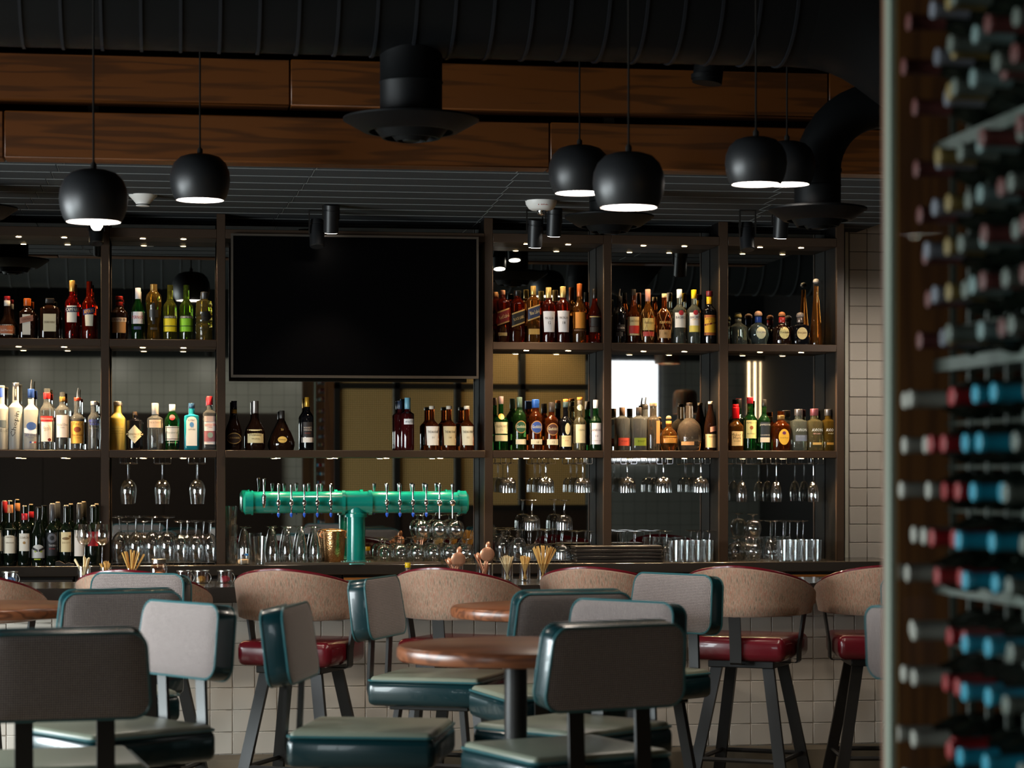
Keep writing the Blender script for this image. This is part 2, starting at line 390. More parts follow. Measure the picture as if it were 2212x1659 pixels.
# ------------------------------------------------------------------ bar
BX0, BX1 = XL+.01, 3.75
bar = thing('bar_counter', 'long tiled bar with a dark stone top behind the stools', 'bar', ((BX0+BX1)/2, 11.4, 0))
ox, oy = -(BX0+BX1)/2, -11.4
MB().rbox(BX0+ox, BX1+ox, 11.12+oy, 11.77+oy, .995, 1.07, .004, 1).build('bar_top', STONE, bar, label='glossy dark stone bar top')
bk = MB().box(BX0+ox, BX1-.05+ox, YBT+oy, 11.65+oy, 0, .995).build('tile_backing', grid_mat('bar_tile_far', 'cfc6ba', 'c9bfb2', '7d756b', .108, .0015, .3), bar)
zt = PZ(500, 1629, YBT); TX = PX(502.2, YBT)
for i in range(-11, 31):
    for j in range(7):
        o = obj('tile', m_t if (i*5+j*3) % 4 else m_t2, bk); o.location = (TX+.054+i*.108+ox, YBT+oy, zt+.054+j*.108)
MB().box(BX0+ox, BX1-.05+ox, YBT-.2+oy, YBT+oy, 0, zt-.003).build('kerb', CONC, bar, label='raw concrete kerb under the tiles')
MB().box(BX0+ox, BX1-.05+ox, 11.65+oy, 11.92+oy, .935, .95).build('speed_rail', STEEL, bar)

# ------------------------------------------------------------------ back counter and cabinets
ZK = 1.111
CX0, CX1 = XL+.01, 4.1
MB().rbox(CX0, CX1, YCF, YB, ZK-.055, ZK, .003, 1).build('back_counter', STONE, label='long dark counter top under the mirrored shelving', cat='counter')
units = [(-80, 160, 0), (160, 480, 0), (480, 740, 0), (740, 1050, 1), (1050, 1380, 0), (1380, 1700, 0), (1700, 1960, 1)]
for p0, p1, o_ in units:
    a, b_ = PX(p0, 12.76), PX(p1, 12.76); mid = (a+b_)/2; wd = (b_-a)/2-.004
    lb = {0: 'dark under-counter cabinet behind the bar', 1: 'orange wood fronted under-counter cabinet behind the bar'}[o_]
    lb += {-80: ' below the wine bottles', 160: ' below the upturned wine glasses', 480: ' below the ice bucket', 740: ' below the snifters', 1050: ' below the goblets', 1380: ' below the bourbon shelf', 1700: ' next to the tiled wall'}[p0]
    t = thing('back_cabinet', lb, 'cabinet', (mid, 12.76, 0), 0, 'under-counter cabinets')
    MB().box(-wd, wd, .02, .5, .08, ZK-.056).build('body', BLK, t)
    for s in (-1, 1):
        d = MB().rbox(min(0, s*wd)+.003, max(0, s*wd)-.003, 0, .018, .1, ZK-.075, .002, 1).build('door', ORANGEW if o_ else mat('dark_door', '26221e', .45), t)
        MB().box(s*.03-.006, s*.03+.006, -.025, 0, .8, .95).build('handle', STEEL, d)

# ------------------------------------------------------------------ mirrored shelving
Z1, Z2 = PZ(230, 732, YF), PZ(230, 972, YF)         # shelf tops
ZT = PZ(350, 513, YF)                                # underside of the top
ST = .041
posts = [(-60, -42), (218, 236), (468, 487), (1047, 1065), (1304, 1321), (1554, 1573), (1807.5, 1824)]
PXS = [(PX(a, YF), PX(b, YF)) for a, b in posts]
su = thing('shelving_unit', 'bronze steel shelving with mirrored back lining the bar wall', 'shelving', (0, YF, ZK))
for a, b_ in PXS:
    MB().rbox(a, b_, 0, .03, 0, 3.04-ZK, .002, 1).build('post', SHELF, su)
    MB().box(a+.004, b_-.004, .03, YM-YF+.1, 0, 3.04-ZK).build('side_panel', mat('side_black', '0d0b0a', .55, spec=.2), su)
for i in range(6):
    a, b_ = PXS[i][1], PXS[i+1][0]
    MB().box(a, b_, YM-YF, YM-YF+.012, 0, 3.0-ZK).build('mirror_panel', MIRROR, su, label='dim mirror panel at the back of the shelving')
    MB().rbox(a, b_, 0, YM-YF, ZT-ZK, ZT-ZK+.05, .002, 1).build('top_rail', SHELF, su)
    if i != 2: MB().rbox(a, b_, .002, YM-YF, Z1-ST-ZK, Z1-ZK, .002, 1).build('shelf', SHELF, su)
    MB().rbox(a, b_, .002 if i != 2 else -.02, YM-YF, Z2-ST-ZK, Z2-ZK, .002, 1).build('shelf', SHELF, su)
    fr = (.2, .42, .62, .83) if i == 2 else (.31, .69)
    for z, pw in ((ZT, (11, 11, 0, 10, 14, 7)[i]), (Z1-ST, (60, 46, 0, 22, 46, 32)[i]), (Z2-ST, (14, 22, 22, 20, 18, 20)[i])):
        if i == 2 and z == Z1-ST: continue
        for q in fr:
            x = a+(b_-a)*q; yy = .045
            pk = MB().lathe([(.017, -.003), (.022, -.002), (.022, 0)], 14, org=(x, yy, z-ZK)).build('puck_lamp', STEEL, su)
            MB().lathe([(.015, -.0045), (.015, -.003)], 14, org=(x, yy, z-ZK)).build('puck_lens', PUCK, pk)
            if i == 2 and z == ZT: continue
            lamp('puck_light', 'SPOT', (x, YF+yy, z-.012), pw, (1, .69, .38), None, rot=(math.radians(-4), 0, 0),
                 spot_size=math.radians(130), spot_blend=.8, shadow_soft_size=.015)
# television
YT = 12.80
a, b_ = PX(499, YT), PX(1034, YT); z0, z1 = PZ(499, 815, YT), PZ(499, 504, YT)
tv = thing('television', 'large switched-off flat television with thin silver frame', 'television', ((a+b_)/2, YT, z0)); w2, hh = (b_-a)/2, z1-z0
MB().box(-w2+.012, w2-.012, .003, .03, .014, hh-.012).build('screen', SCREEN, tv)
m = MB(); m.box(-w2, w2, 0, .04, 0, .014); m.box(-w2, w2, 0, .04, hh-.012, hh); m.box(-w2, -w2+.012, 0, .04, .014, hh-.012); m.box(w2-.012, w2, 0, .04, .014, hh-.012)
m.build('bezel', mat('bezel', '9a938c', .3, 1.0), tv)
MB().box(-w2+.1, w2-.1, .03, .07, .06, hh-.06).build('back_housing', BLK, tv)
MB().box(-.3, .3, .07, YM-YT, .2, hh-.2).build('wall_bracket', BLK, tv)

# ------------------------------------------------------------------ ducts and diffusers
YD, RD, ZD = 9.3, .32, 3.62
dx0, dx1 = XL+.01, PX(1735, YD)
du = thing('air_duct', 'large black round air duct with ribbed seams under the ceiling', 'duct', (0, YD, ZD))
mm = Matrix.Rotation(PI/2, 4, 'Y')
def disc_path(m, pts, r, seg=32): m.tube(pts, r, seg)
MB().tube([(dx0, 0, 0), (dx1, 0, 0)], RD, 40).build('duct_run', DUCT, du)
MB().tube([(dx1, 0, 0)]+[(dx1+.75*math.sin(q), 0, -.75*(1-math.cos(q))) for q in (.15, .3, .45, .6)]+[(dx1+.95, 0, -.5)], RD*1.005, 40).build('duct_elbow', DUCT, du)
k = 0; x = dx0+.03
sm = MB().tube([(-.006, 0, 0), (.006, 0, 0)], RD+.007, 40).mesh('duct_seam', mat('duct_seam', '14161a', .5, spec=.25))
while x < dx1+.02:
    obj('duct_seam', sm, du).location = (x, 0, 0); x += .153
for x in (-1.0, .6, 2.0): MB().box(x-.015, x+.015, -RD-.012, RD+.012, 0, ZC-ZD).build('duct_hanger', BLK, du)
d2 = thing('air_duct', 'black round air duct over the rear of the room', 'duct', (.6, 4.6, 3.66))
MB().tube([(-4.4, 0, 0), (6.0, 0, 0)], .36, 40).build('duct_run', mat('duct_grey', '2a2e2f', .5), d2)
sm2 = MB().tube([(-.006, 0, 0), (.006, 0, 0)], .367, 40).mesh('duct_seam', mat('duct_seam_pale', '4a4e50', .45))
for k in range(60): obj('duct_seam', sm2, d2).location = (-4.3+k*.17, 0, 0)
for x in (-3, 0, 3): MB().box(x-.015, x+.015, -.38, .38, 0, ZC-3.66).build('duct_hanger', BLK, d2)
def diffuser(px, t, rn, rd, zr, ztop, label, neck=True, elbow=None):
    x, y = PT(px, t); d = thing('ceiling_diffuser', label, 'diffuser', (x, y, zr))
    if neck: MB().lathe([(rn, 0), (rn, (ztop-zr)*.5), (rn+.004, (ztop-zr)*.52), (rn, (ztop-zr)*.54), (rn, ztop-zr)], 32).build('neck', DUCT, d)
    MB().lathe([(rn*.98, .015), (rd*.8, .012), (rd, .004), (rd, -.004), (rd*.7, -.05), (rd*.62, -.052), (rd*.62, -.03)], 40, cap0=False, cap1=False).build('outer_cone', DUCT, d)
    for r1, r2, z1_, z2_ in ((.57, .42, -.03, -.078), (.38, .22, -.04, -.088)):
        MB().lathe([(rd*r1, z1_), (rd*r2, z2_), (rd*r2*.92, z2_), (rd*r2*.92, z2_+.02)], 32, cap0=False, cap1=False).build('inner_cone', DUCT, d)
    MB().lathe([(rd*.12, -.088), (rd*.16, -.07)], 20).build('center_plate', DUCT, d)
    return d
t0 = DT(888, YD)
diffuser(888, t0, .126, .275, ZE+(HOR-258)*t0/F, ZD-RD+.03, 'black round diffuser hanging under the large air duct')
diffuser(1316, 11.6, .1, .225, ZE+(HOR-468)*11.6/F, ZS, 'black round diffuser under the felt soffit behind pendants')
diffuser(-62, 11.4, .1, .225, ZE+(HOR-449)*11.4/F, ZS, 'black round diffuser under the soffit above the wine bottles')
# bent pipe with diffuser at the right
tb = 10.35; xb_, yb_ = PT(1766, tb); zr = ZE+(HOR-452)*tb/F
d = diffuser(1766, tb, .104, .22, zr, zr+.2, 'black round diffuser on a bent pipe in front of the fascia')
rb = .3; pts = [(0, 0, .06), (0, 0, .17)]+[(rb*(1-math.cos(q)), 0, .17+rb*math.sin(q)) for q in [i*PI/2/9 for i in range(1, 10)]]+[(1.3, 0, .17+rb)]
MB().tube(pts, .103, 28).build('bent_pipe', DUCT, d)
MB().tube([(0, 0, .165), (0, 0, .18)], .108, 28).build('pipe_collar', DUCT, d)
# stub of a small pipe behind the duct
x, y = PT(1527, 10.2)
st = thing('pipe_stub', 'short black pipe end hanging behind the air duct', 'pipe', (x, y, ZE+(HOR-180)*10.2/F))
MB().tube([(0, 0, 0), (.01, 0, .08), (.05, -.02, .2), (.05, -.02, ZC-st.location.z)], .066, 24).build('pipe', DUCT, st)
MB().lathe([(.07, .02), (.07, .04)], 24).build('pipe_collar', DUCT, st)

# ------------------------------------------------------------------ pendants
PEND = [(202, 148, 480, 1), (432, 130, 433, 0), (1252, 135, 418, 0), (1358, 156, 449, 0), (1633, 134, 399, 0), (1700, 122, 399, 0)]
PLB = ['dome pendant with bare bulb showing below, beside the smoke detector', 'black dome pendant hanging alone over the gin bottles',
       'black dome pendant above the red-lettered alarm', 'black dome pendant in front of the soffit diffuser',
       'black dome pendant overlapping another beside the bent pipe', 'black dome pendant directly against the bent black pipe']
INNER = mat('shade_white', 'f4efe8', .4)
for (px, W, yb, bulb), lb in zip(PEND, PLB):
    Wd = {135: .275, 134: .24, 122: .246}.get(W, .26); tt = Wd*F/W; x, y = PT(px, tt); z = ZE+(HOR-yb)*tt/F
    p = thing('pendant_lamp', lb, 'pendant lamp', (x, y, z), 0, 'black dome pendants')
    Hd = Wd*.77
    out = [(.4*Wd, 0), (.445*Wd, .1*Hd), (.485*Wd, .27*Hd), (.5*Wd, .45*Hd), (.485*Wd, .63*Hd), (.43*Wd, .8*Hd), (.33*Wd, .93*Hd), (.2*Wd, .985*Hd), (.05*Wd, Hd)]
    m = MB().lathe(out, 40, cap0=False); m.build('shade', mat('shade_black', '17181a', .42), p)
    MB().lathe([(r*.975, zz*.97+.0005) for r, zz in out[:-2]], 40, cap0=False, cap1=False).build('shade_lining', INNER, p)
    MB().lathe([(.385*Wd, .008), (.385*Wd, .01)], 32).build('diffuser_disc', DISC, p)
    MB().lathe([(.012, Hd-.001), (.012, Hd+.02), (.004, Hd+.03), (.004, ZC-z)], 8).build('cord', BLK, p)
    MB().lathe([(.05, ZC-z-.025), (.05, ZC-z)], 20).build('ceiling_rose', BLK, p)
    if bulb: MB().lathe([(.004, -.03), (.013, -.028), (.02, -.018), (.023, -.005), (.02, .007)], 16, org=(.012, 0, 0)).build('bulb', BULB, p)
    lamp('pendant_light', 'SPOT', (0, 0, -.035), 30, (1, .88, .74), p, spot_size=math.radians(140), spot_blend=.6, shadow_soft_size=.06)

# ------------------------------------------------------------------ soffit spots, detectors
SP = [(685, 470, 533, 0), (715, 444, 503, 1), (1155, 472, 534, 1), (1196, 452, 510, 1), (1615, 482, 540, 0), (1685, 458, 514, 1), (208, 473, 527, 0), (2010, 470, 527, 1), (20, 380, 440, 1), (480, 380, 440, 1)][:8]  # the last one used is added out of view to light the wall tiles
SLB = ['unlit spot lamp beside a lit one, over the television', 'lit spot lamp over the television', 'lit spot lamp directly under the red-lettered alarm', 'lit spot lamp between the alarm and the soffit diffuser',
       'unlit spot lamp near the bent pipe diffuser', 'lit spot lamp under the bent pipe diffuser', 'unlit spot lamp partly behind the bare-bulb pendant', 'lit spot lamp added out of view to light the cream wall tiles']
for (px, ya, yb, on), lb in zip(SP, SLB):
    tt = min((ZS-ZE)*F/(HOR-ya), 12.55); x, y = PT(px, tt); zb_ = ZE+(HOR-yb)*tt/F
    t = thing('soffit_spot', 'black cylinder '+lb, 'spot lamp', (x, y, zb_), 0, 'soffit spot lamps')
    r = .04; L = ZS-zb_
    tilt = Matrix.Rotation(math.radians(14 if on else -16), 4, 'X')
    MB().lathe([(r*.9, 0), (r, .004), (r, .12), (r*.95, .122), (r*.95, .126), (r, .128), (r, .15), (r*.6, .152)], 28, M=tilt).build('spot_body', mat('shade_black', '17181a', .42), t)
    MB().lathe([(r*.86, -.001), (r*.86, .001)], 24, M=tilt).build('spot_lens', SPOTL if on else mat('lens_dark', '2a2a2a', .2), t)
    m = MB(); m.box(-r-.006, -r, -.008, .008, .07, L); m.box(r, r+.006, -.008, .008, .07, L); m.box(-r-.006, r+.006, -.012, .012, L-.006, L)
    m.build('yoke', BLK, t)
    if on:
        lamp('spot_light', 'SPOT', (0, 0, -.02), 48 if px > 1900 else 45, (1, .9, .78) if px > 1900 else (1, .8, .58), t, rot=(math.radians(14), 0, 0), spot_size=math.radians(75 if px < 1900 else 150), spot_blend=.7, shadow_soft_size=.03)
tt = (ZS-ZE)*F/(HOR-421); x, y = PT(309, tt)
t = thing('smoke_detector', 'white smoke detector on the felt soffit', 'smoke detector', (x, y, ZS-.058))
MB().lathe([(.034, 0), (.036, .004), (.036, .012), (.05, .03), (.072, .052), (.073, .058)], 32).build('housing', WHITE, t)
MB().lathe([(.0365, .004), (.0365, .009)], 32).build('vent_slot', BLK, t)
tt = (ZS-ZE)*F/(HOR-434); x, y = PT(1169, tt)
t = thing('fire_alarm', 'white ceiling fire alarm strobe with red letters', 'fire alarm', (x, y, ZS-.05))
MB().lathe([(.05, 0), (.065, .008), (.08, .03), (.084, .05)], 36).build('housing', WHITE, t)
MB().lathe([(.005, -.028), (.018, -.022), (.024, -.008), (.024, .002)], 20).build('strobe_lens', CHROME, t)
tv_, tf = text_geo('FIRE'); m = MB(); m.add([(.054*p[0], -math.sqrt(.0755**2-(.054*p[0])**2)-.0015+.0, .0265+.012*p[1]) for p in tv_], tf)
m.build('lettering', paint('b01818'), t, angle=0)
# ================================================================== SEATING AND TABLES
def rrect(w0, w1, h, r, seg=6):                 # outline in xz: bottom half width w0, top half width w1
    pts = []
    for cx, cz, a0 in ((w0-r, r, -PI/2), (w1-r, h-r, 0), (-(w1-r), h-r, PI/2), (-(w0-r), r, PI)):
        for i in range(seg+1):
            a = a0+PI/2*i/seg; pts.append((cx+r*math.cos(a), cz+r*math.sin(a)))
    return pts
def pad(m, out, y, dy):                          # softly domed pad face on an outline
    n = len(out); cx = sum(p[0] for p in out)/n; cz = sum(p[1] for p in out)/n
    rings = [(1.0, 0), (.93, .55), (.8, .85), (.55, 1.0)]
    vs_ = [(cx+(x-cx)*k, y+dy*d, cz+(z-cz)*k) for k, d in rings for x, z in out]
    fs = [(i*n+j, i*n+(j+1) % n, (i+1)*n+(j+1) % n, (i+1)*n+j) for i in range(len(rings)-1) for j in range(n)]
    fs.append(tuple((len(rings)-1)*n+j for j in range(n)))
    m.add(vs_, fs)
def make_chair():
    c = thing('high_chair', 'x', 'chair')
    S = .245
    # seat
    MB().rbox(-S, S, -S, S, .66, .765, .028, 3).build('seat', TEALV, c, label='dark teal vinyl seat cushion')
    m = MB().rbox(-S+.01, S-.01, -S+.01, S-.01, .745, .782, .018, 3)
    m.build('seat_top', SAGE, c, label='pale sage vinyl seat top')
    sq = [(x, y, .764) for x, y in rrect(S-.002, S-.002, 2*S-.004, .03)]
    MB().tube([(x, y-S+.002, z) for x, y, z in sq], .0045, 6, closed=True).build('seat_piping', PIPING, c)
    # back
    out = rrect(.238, .226, .25, .05); zb, th = .925, .036
    Mt = Matrix.Translation((0, -S-.02, zb)) @ Matrix.Rotation(math.radians(8), 4, 'X')
    def bb(mb, name, mt, **kw):
        mb.v = [tuple(Mt @ Vector(p)) for p in mb.v]; return mb.build(name, mt, c, **kw)
    m = MB(); n = len(out)
    m.add([(x, y, z) for y, k in ((-th, 1), (-th*.6, 1.012), (th*.6, 1.012), (th, 1)) for x, z in [(p[0]*k, .125+(p[1]-.125)*k) for p in out]],
          [(i*n+j, i*n+(j+1) % n, (i+1)*n+(j+1) % n, (i+1)*n+j) for i in range(3) for j in range(n)])
    bb(m, 'back_band', TEALV, label='dark teal vinyl edge band')
    m = MB(); pad(m, out, th, .012); bb(m, 'back_front', CHECK, label='grey checked fabric panel')
    m = MB(); pad(m, out, -th, -.012); bb(m, 'back_rear', CHECK, label='grey checked fabric panel')
    for y in (th, -th): bb(MB().tube([(x, y, z) for x, z in out], .0045, 6, closed=True), 'back_piping', PIPING)
    for s in (-1, 1):
        m = MB(); x = s*.115
        m.add([(x+a, y+b, z) for y, z in ((-S+.06, .65), (-S-.015, .66), (-S-.03, .72), (-S-.018, 1.0)) for a, b in ((-.026, -.006), (.026, -.006), (.026, .006), (-.026, .006))],
              [(0, 1, 2, 3)]+[(i*4+j, i*4+(j+1) % 4, (i+1)*4+(j+1) % 4, (i+1)*4+j) for i in range(3) for j in range(4)]+[(12, 13, 14, 15)])
        m.build('back_upright', BLK, c, angle=20)
    MB().rbox(-.17, .17, -.17, .17, .64, .66, .004, 1).build('seat_plate', BLK, c)
    for sx in (-1, 1):
        for sy in (-1, 1): MB().bar((sx*.22, sy*.22, 0), (sx*.14, sy*.14, .645), .026, .011).build('leg', BLK, c, angle=20)
    for k in range(4):
        q = PI/2*k; p0 = Matrix.Rotation(q, 3, 'Z') @ Vector((-.185, -.185, .29)); p1 = Matrix.Rotation(q, 3, 'Z') @ Vector((.185, -.185, .29))
        MB().tube([p0, p1], .011, 6).build('foot_rail', BLK, c)
    return c
CH = [(1315, 6.9, 20, 'high teal chair, dark checked back, pulled up to the near round table'),
      (637, 7.75, -105, 'high teal chair seen side-on beside the near table, seat towards the pole'),
      (1230, 8.72, 10, 'high teal chair with checked back between the two round tables'),
      (823, 9.75, -114, 'high teal chair turned sideways in front of the burgundy stools'),
      (1455, 10.05, 126, 'high teal chair with pale checked back, its side against a burgundy stool'),
      (1345, 8.0, 130, 'high teal chair with pale checked back, half hidden behind another chair back'),
      (298, 10.1, 152, 'high teal chair facing out in front of the mason jar'),
      (258, 8.78, 14, 'high teal chair with dark checked back at the table near the wine bottles'),
      (140, 6.6, 8, 'high teal chair with large dark checked back beside the brightly lit one'),
      (392, 7.9, 124, 'high teal chair with brightly lit checked back and pale uprights'),
      (2006, 7.75, -60, 'high teal chair mostly hidden by the wine cabinet post'),
      (2012, 9.75, -60, 'high teal chair behind the wine cabinet post near the last stool')]
proto = make_chair()
for i, (px, t, rz, lb) in enumerate(CH):
    r = math.radians(rz); x, y = PT(px, t); x += -math.sin(r)*.265; y += math.cos(r)*.265
    if i == 0: c = proto; c.location = (x, y, 0); c.rotation_euler = (0, 0, r)
    else: c = dup(proto, (x, y, 0), (0, 0, r))
    c['label'] = lb; c['group'] = 'teal high chairs'

def make_stool():
    s = thing('bar_stool', 'x', 'bar stool')
    MB().rbox(-.23, .23, -.23, .23, .735, .85, .035, 4).build('seat', RED_V, s, label='glossy burgundy vinyl seat')
    MB().rbox(-.16, .16, -.16, .16, .7, .735, .004, 1).build('seat_plate', BLK, s)
    N = 40; A = math.radians(112)
    def zt_(a): k = abs(a)/A; return 1.177-.15*k**1.7-.03*max(0, (k-.93)/.07)**2
    def zb_(a): k = abs(a)/A; return .942+.012*k+.03*max(0, (k-.93)/.07)**2
    def pt(a, f, inner, grow=0):
        z = zb_(a)+(zt_(a)-zb_(a))*f; r = (.252 if inner else .292)+.022*f+grow
        return (r*math.sin(a), -r*math.cos(a)*.95, z)
    ang = [-A+2*A*i/N for i in range(N+1)]
    fr = [0, .03, .25, .5, .75, .97, 1.0]
    m = MB(); m.add([pt(a, f, False, -.012 if f in (0, 1.0) else 0) for a in ang for f in fr],
                    [(i*7+j, i*7+j+1, (i+1)*7+j+1, (i+1)*7+j) for i in range(N) for j in range(6)])
    m.build('back_outer', TWEED, s, label='multicolour tweed outer back', angle=60)
    m = MB(); m.add([pt(a, f, True, .012 if f in (0, 1.0) else 0) for a in ang for f in fr],
                    [(i*7+j, i*7+j+1, (i+1)*7+j+1, (i+1)*7+j) for i in range(N) for j in range(6)])
    for e in (0, N):
        a = ang[e]; m.add([pt(a, f, False, -.012 if f in (0, 1.0) else 0) for f in fr]+[pt(a, f, True, .012 if f in (0, 1.0) else 0) for f in fr], [(j, j+1, j+8, j+7) for j in range(6)])
    m.add([pt(a, f, q, -.012 if not q else .012) for a in ang for f in (0, 1) for q in (False, True)],
          [(i*4+b, i*4+b+1, (i+1)*4+b+1, (i+1)*4+b) for i in range(N) for b in (0, 2)])
    m.build('back_inner', RED_V, s, label='burgundy vinyl inner back', angle=60)
    MB().tube([tuple(Vector(pt(a, 1.0, False, -.014))+Vector((0, 0, .003))) for a in ang], .0065, 6).build('back_piping', RED_V, s)
    for sg in (-1, 0, 1):
        a = sg*math.radians(90); dx, dy = math.sin(a), -math.cos(a); tx, ty = math.cos(a)*.028, math.sin(a)*.028
        m = MB(); pr = [(.12, .72), (.225, .72), (.234, .73), (.236, .8), (.262, .968)]
        m.add([(dx*(r+o)+e*tx, dy*(r+o)+e*ty, z) for r, z in pr for o, e in ((0, -1), (0, 1), (.01, 1), (.01, -1))],
              [(0, 1, 2, 3)]+[(i*4+j, i*4+(j+1) % 4, (i+1)*4+(j+1) % 4, (i+1)*4+j) for i in range(4) for j in range(4)]+[(16, 17, 18, 19)])
        m.build('back_upright', BLK, s, angle=20)
    for sx in (-1, 1):
        for sy in (-1, 1): MB().bar((sx*.245, sy*.245, 0), (sx*.125, sy*.125, .705), .027, .013).build('leg', BLK, s, angle=20)
    for k in range(4):
        M3 = Matrix.Rotation(PI/2*k, 3, 'Z'); MB().tube([M3 @ Vector((-.2, -.2, .27)), M3 @ Vector((.2, -.2, .27))], .012, 6).build('foot_rail', BLK, s)
    return s
STL = [(-45, -24, 'burgundy bar stool with tweed wraparound back below the first wine bottles'),
       (312, -20, 'burgundy bar stool with tweed wraparound back in front of the mason jar'),
       (652, -26, 'burgundy bar stool with tweed wraparound back below the upturned beer glasses'),
       (995, -30, 'burgundy bar stool with tweed wraparound back in front of the copper tools'),
       (1308, -28, 'burgundy bar stool with tweed wraparound back in front of the dark slatted mats'),
       (1620, -30, 'burgundy bar stool with tweed wraparound back below the ribbed tumblers'),
       (1900, -8, 'burgundy bar stool with tweed wraparound back partly behind the wine cabinet')]
proto = make_stool()
for i, (px, rz, lb) in enumerate(STL):
    x, y = PX(px, 10.74), 10.74; r = math.radians(rz)
    if i == 0: c = proto; c.location = (x, y, 0); c.rotation_euler = (0, 0, r)
    else: c = dup(proto, (x, y, 0), (0, 0, r))
    c['label'] = lb; c['group'] = 'bar stools along the bar'

def make_table():
    t = thing('round_table', 'x', 'table')
    MB().lathe([(.36, 1.022), (.376, 1.026), (.381, 1.034), (.381, 1.058), (.377, 1.066), (.368, 1.07)], 64).build('table_top', TOPW, t, label='round brown wooden top')
    MB().lathe([(.037, .02), (.037, 1.0), (.11, 1.008), (.11, 1.022)], 24).build('pole', BLK, t)
    MB().lathe([(.15, 0), (.15, .01), (.14, .018), (.06, .024), (.037, .03)], 40).build('base', BLK, t)
    return t
TB = [(1114, 7.42, 'round wooden bar table with black pole, close to the dark chair back'),
      (1172, 9.56, 'round wooden bar table just in front of the stools by the stirrer jars'),
      (-22, 9.62, 'round wooden bar table below the row of wine bottles'),
      (-200, 7.42, 'round wooden bar table mostly hidden behind the large dark chair back')]
proto = make_table()
for i, (px, t, lb) in enumerate(TB):
    x, y = PT(px, t)
    if i == 0: c = proto; c.location = (x, y, 0)
    else: c = dup(proto, (x, y, 0))
    c['label'] = lb; c['group'] = 'round bar tables'

# ================================================================== WINE CABINET
XC, XRK, YE, YPO = 1.364, 1.50, 4.40, 4.12
wc = thing('wine_cabinet', 'tall glass-fronted wine cabinet with rows of racked bottles', 'wine cabinet', (XRK, 3.3, 0))
qx, qy = -XRK, -3.3
FRAME = mat('pale_frame', '4c504a', .4, .2)
def wbox(name, mt, x0, x1, y0, y1, z0, z1, **kw): return MB().box(x0+qx, x1+qx, y0+qy, y1+qy, z0, z1).build(name, mt, wc, **kw)
p0, p1 = PX(1912, YPO+.03), PX(1936, YPO)
wbox('door_post', mat('glass_edge', '7f897b', .3), p0, p1, YPO, YPO+.03, .0, 2.75, label='pale metal door post')
wbox('post_trim', mat('amber_trim', 'a8783e', .4), p1, p1+.003, YPO, YPO+.02, .0, 2.75)
wbox('glass_pane', PANE, p0+.006, p0+.014, 2.0, YPO, .08, 2.7)
wbox('end_panel', CABW, PX(1915, YE), 1.95, YE, YE+.03, 0, 2.75, label='dark brown wood end panel')
wbox('end_panel', CABW, p0, 1.95, 1.97, 2.0, 0, 2.75)
wbox('back_panel', mat('cabinet_back', '120c08', .7), 1.93, 1.95, 2.0, YE, 0, 2.75)
wbox('top_panel', CABW, p0, 1.95, 2.0, YE, 2.72, 2.75)
wbox('floor_panel', CABW, p0, 1.95, 2.0, YE, 0, .08)
RACKM = mat('rack_grey', '33362f', .5)
for i in range(9):
    yy = 4.36-i*.102; wide = i in (4,)
    wbox('rack_upright', RACKM if not wide else FRAME, XRK, XRK+.012, yy-(.012 if wide else .004), yy+(.012 if wide else .004), .08, 2.72)
for z in (2.26, 1.835, 1.40, .98): wbox('rack_shelf', FRAME, XRK-.02, 1.93, 3.0, YE, z-.012, z+.012)
rows_hi = [2.47, 2.386, 2.309, 2.194, 2.109, 2.031, 1.95, 1.872]
rows_lo = [1.762, 1.677, 1.592, 1.507, 1.437, 1.328, 1.243, 1.13, 1.045]
DG = mat('dark_bottle_glass', '0d120d', .06, spec=.6)
BPROF = [(.0, 0), (.030, .002), (.0365, .012), (.0375, .03), (.0375, .175), (.035, .195), (.024, .218), (.0155, .235), (.0145, .25), (.0145, .29)]
MX = Matrix.Rotation(-PI/2, 4, 'Y')               # lathe axis z -> -x
mg = MB().lathe(BPROF, 20, M=MX).mesh('bottle_glass', DG)
mc = MB().lathe([(.0152, .228), (.0152, .296), (.0165, .298), (.0165, .304), (.0158, .308), (.012, .3085)], 20, M=MX)
ml = MB().lathe([(.0379, .06), (.0379, .15)], 20, cap0=False, cap1=False, M=MX).mesh('label', paint('8d8692'))
CAPM = {k: mc.mesh('capsule', paint(c, .35)) for k, c in (('white', '8f8a82'), ('red', '8a1a20'), ('blue', '1b84a0'), ('grey', '5a5c56'), ('pink', '5e302e'), ('pale', '6a7878'), ('cream', '7a6238'), ('silver', '76737e'))}
CAPT = {'white': 'off-white', 'red': 'bright red', 'blue': 'turquoise blue', 'grey': 'dull grey', 'pink': 'dusky pink', 'pale': 'pale mint', 'cream': 'tan', 'silver': 'silver lilac'}
hi_cols = [(1969, 'pink'), (2010, 'silver'), (2038, 'cream'), (2060, 'grey'), (2099, 'pale'), (2135, 'pink'), (2168, 'grey'), (2206, 'pink')]
lo_cols = [(1946, 'white'), (1979, 'white'), (2022, 'red'), (2048, 'red'), (2090, 'blue'), (2131, 'blue'), (2186, 'grey')]
for z in rows_hi+rows_lo:
    for px, ck_ in (hi_cols if z in rows_hi else lo_cols):
        a = AY+math.atan(U(px+random.uniform(-4, 4))); yy = XC/math.tan(a)
        if yy > YE-.045: yy = YE-.045
        jx = random.uniform(-.018, .03)
        t = thing('wine_bottle', 'dark wine bottle with %s capsule lying in the rack' % CAPT[ck_], 'wine bottle', (XC+.308+jx, yy, z), 0, 'racked bottles with %s capsules' % CAPT[ck_])
        obj('bottle_glass', mg, t); obj('capsule', CAPM[ck_], t)
        if ck_ in ('pale',): obj('paper_label', ml, t)
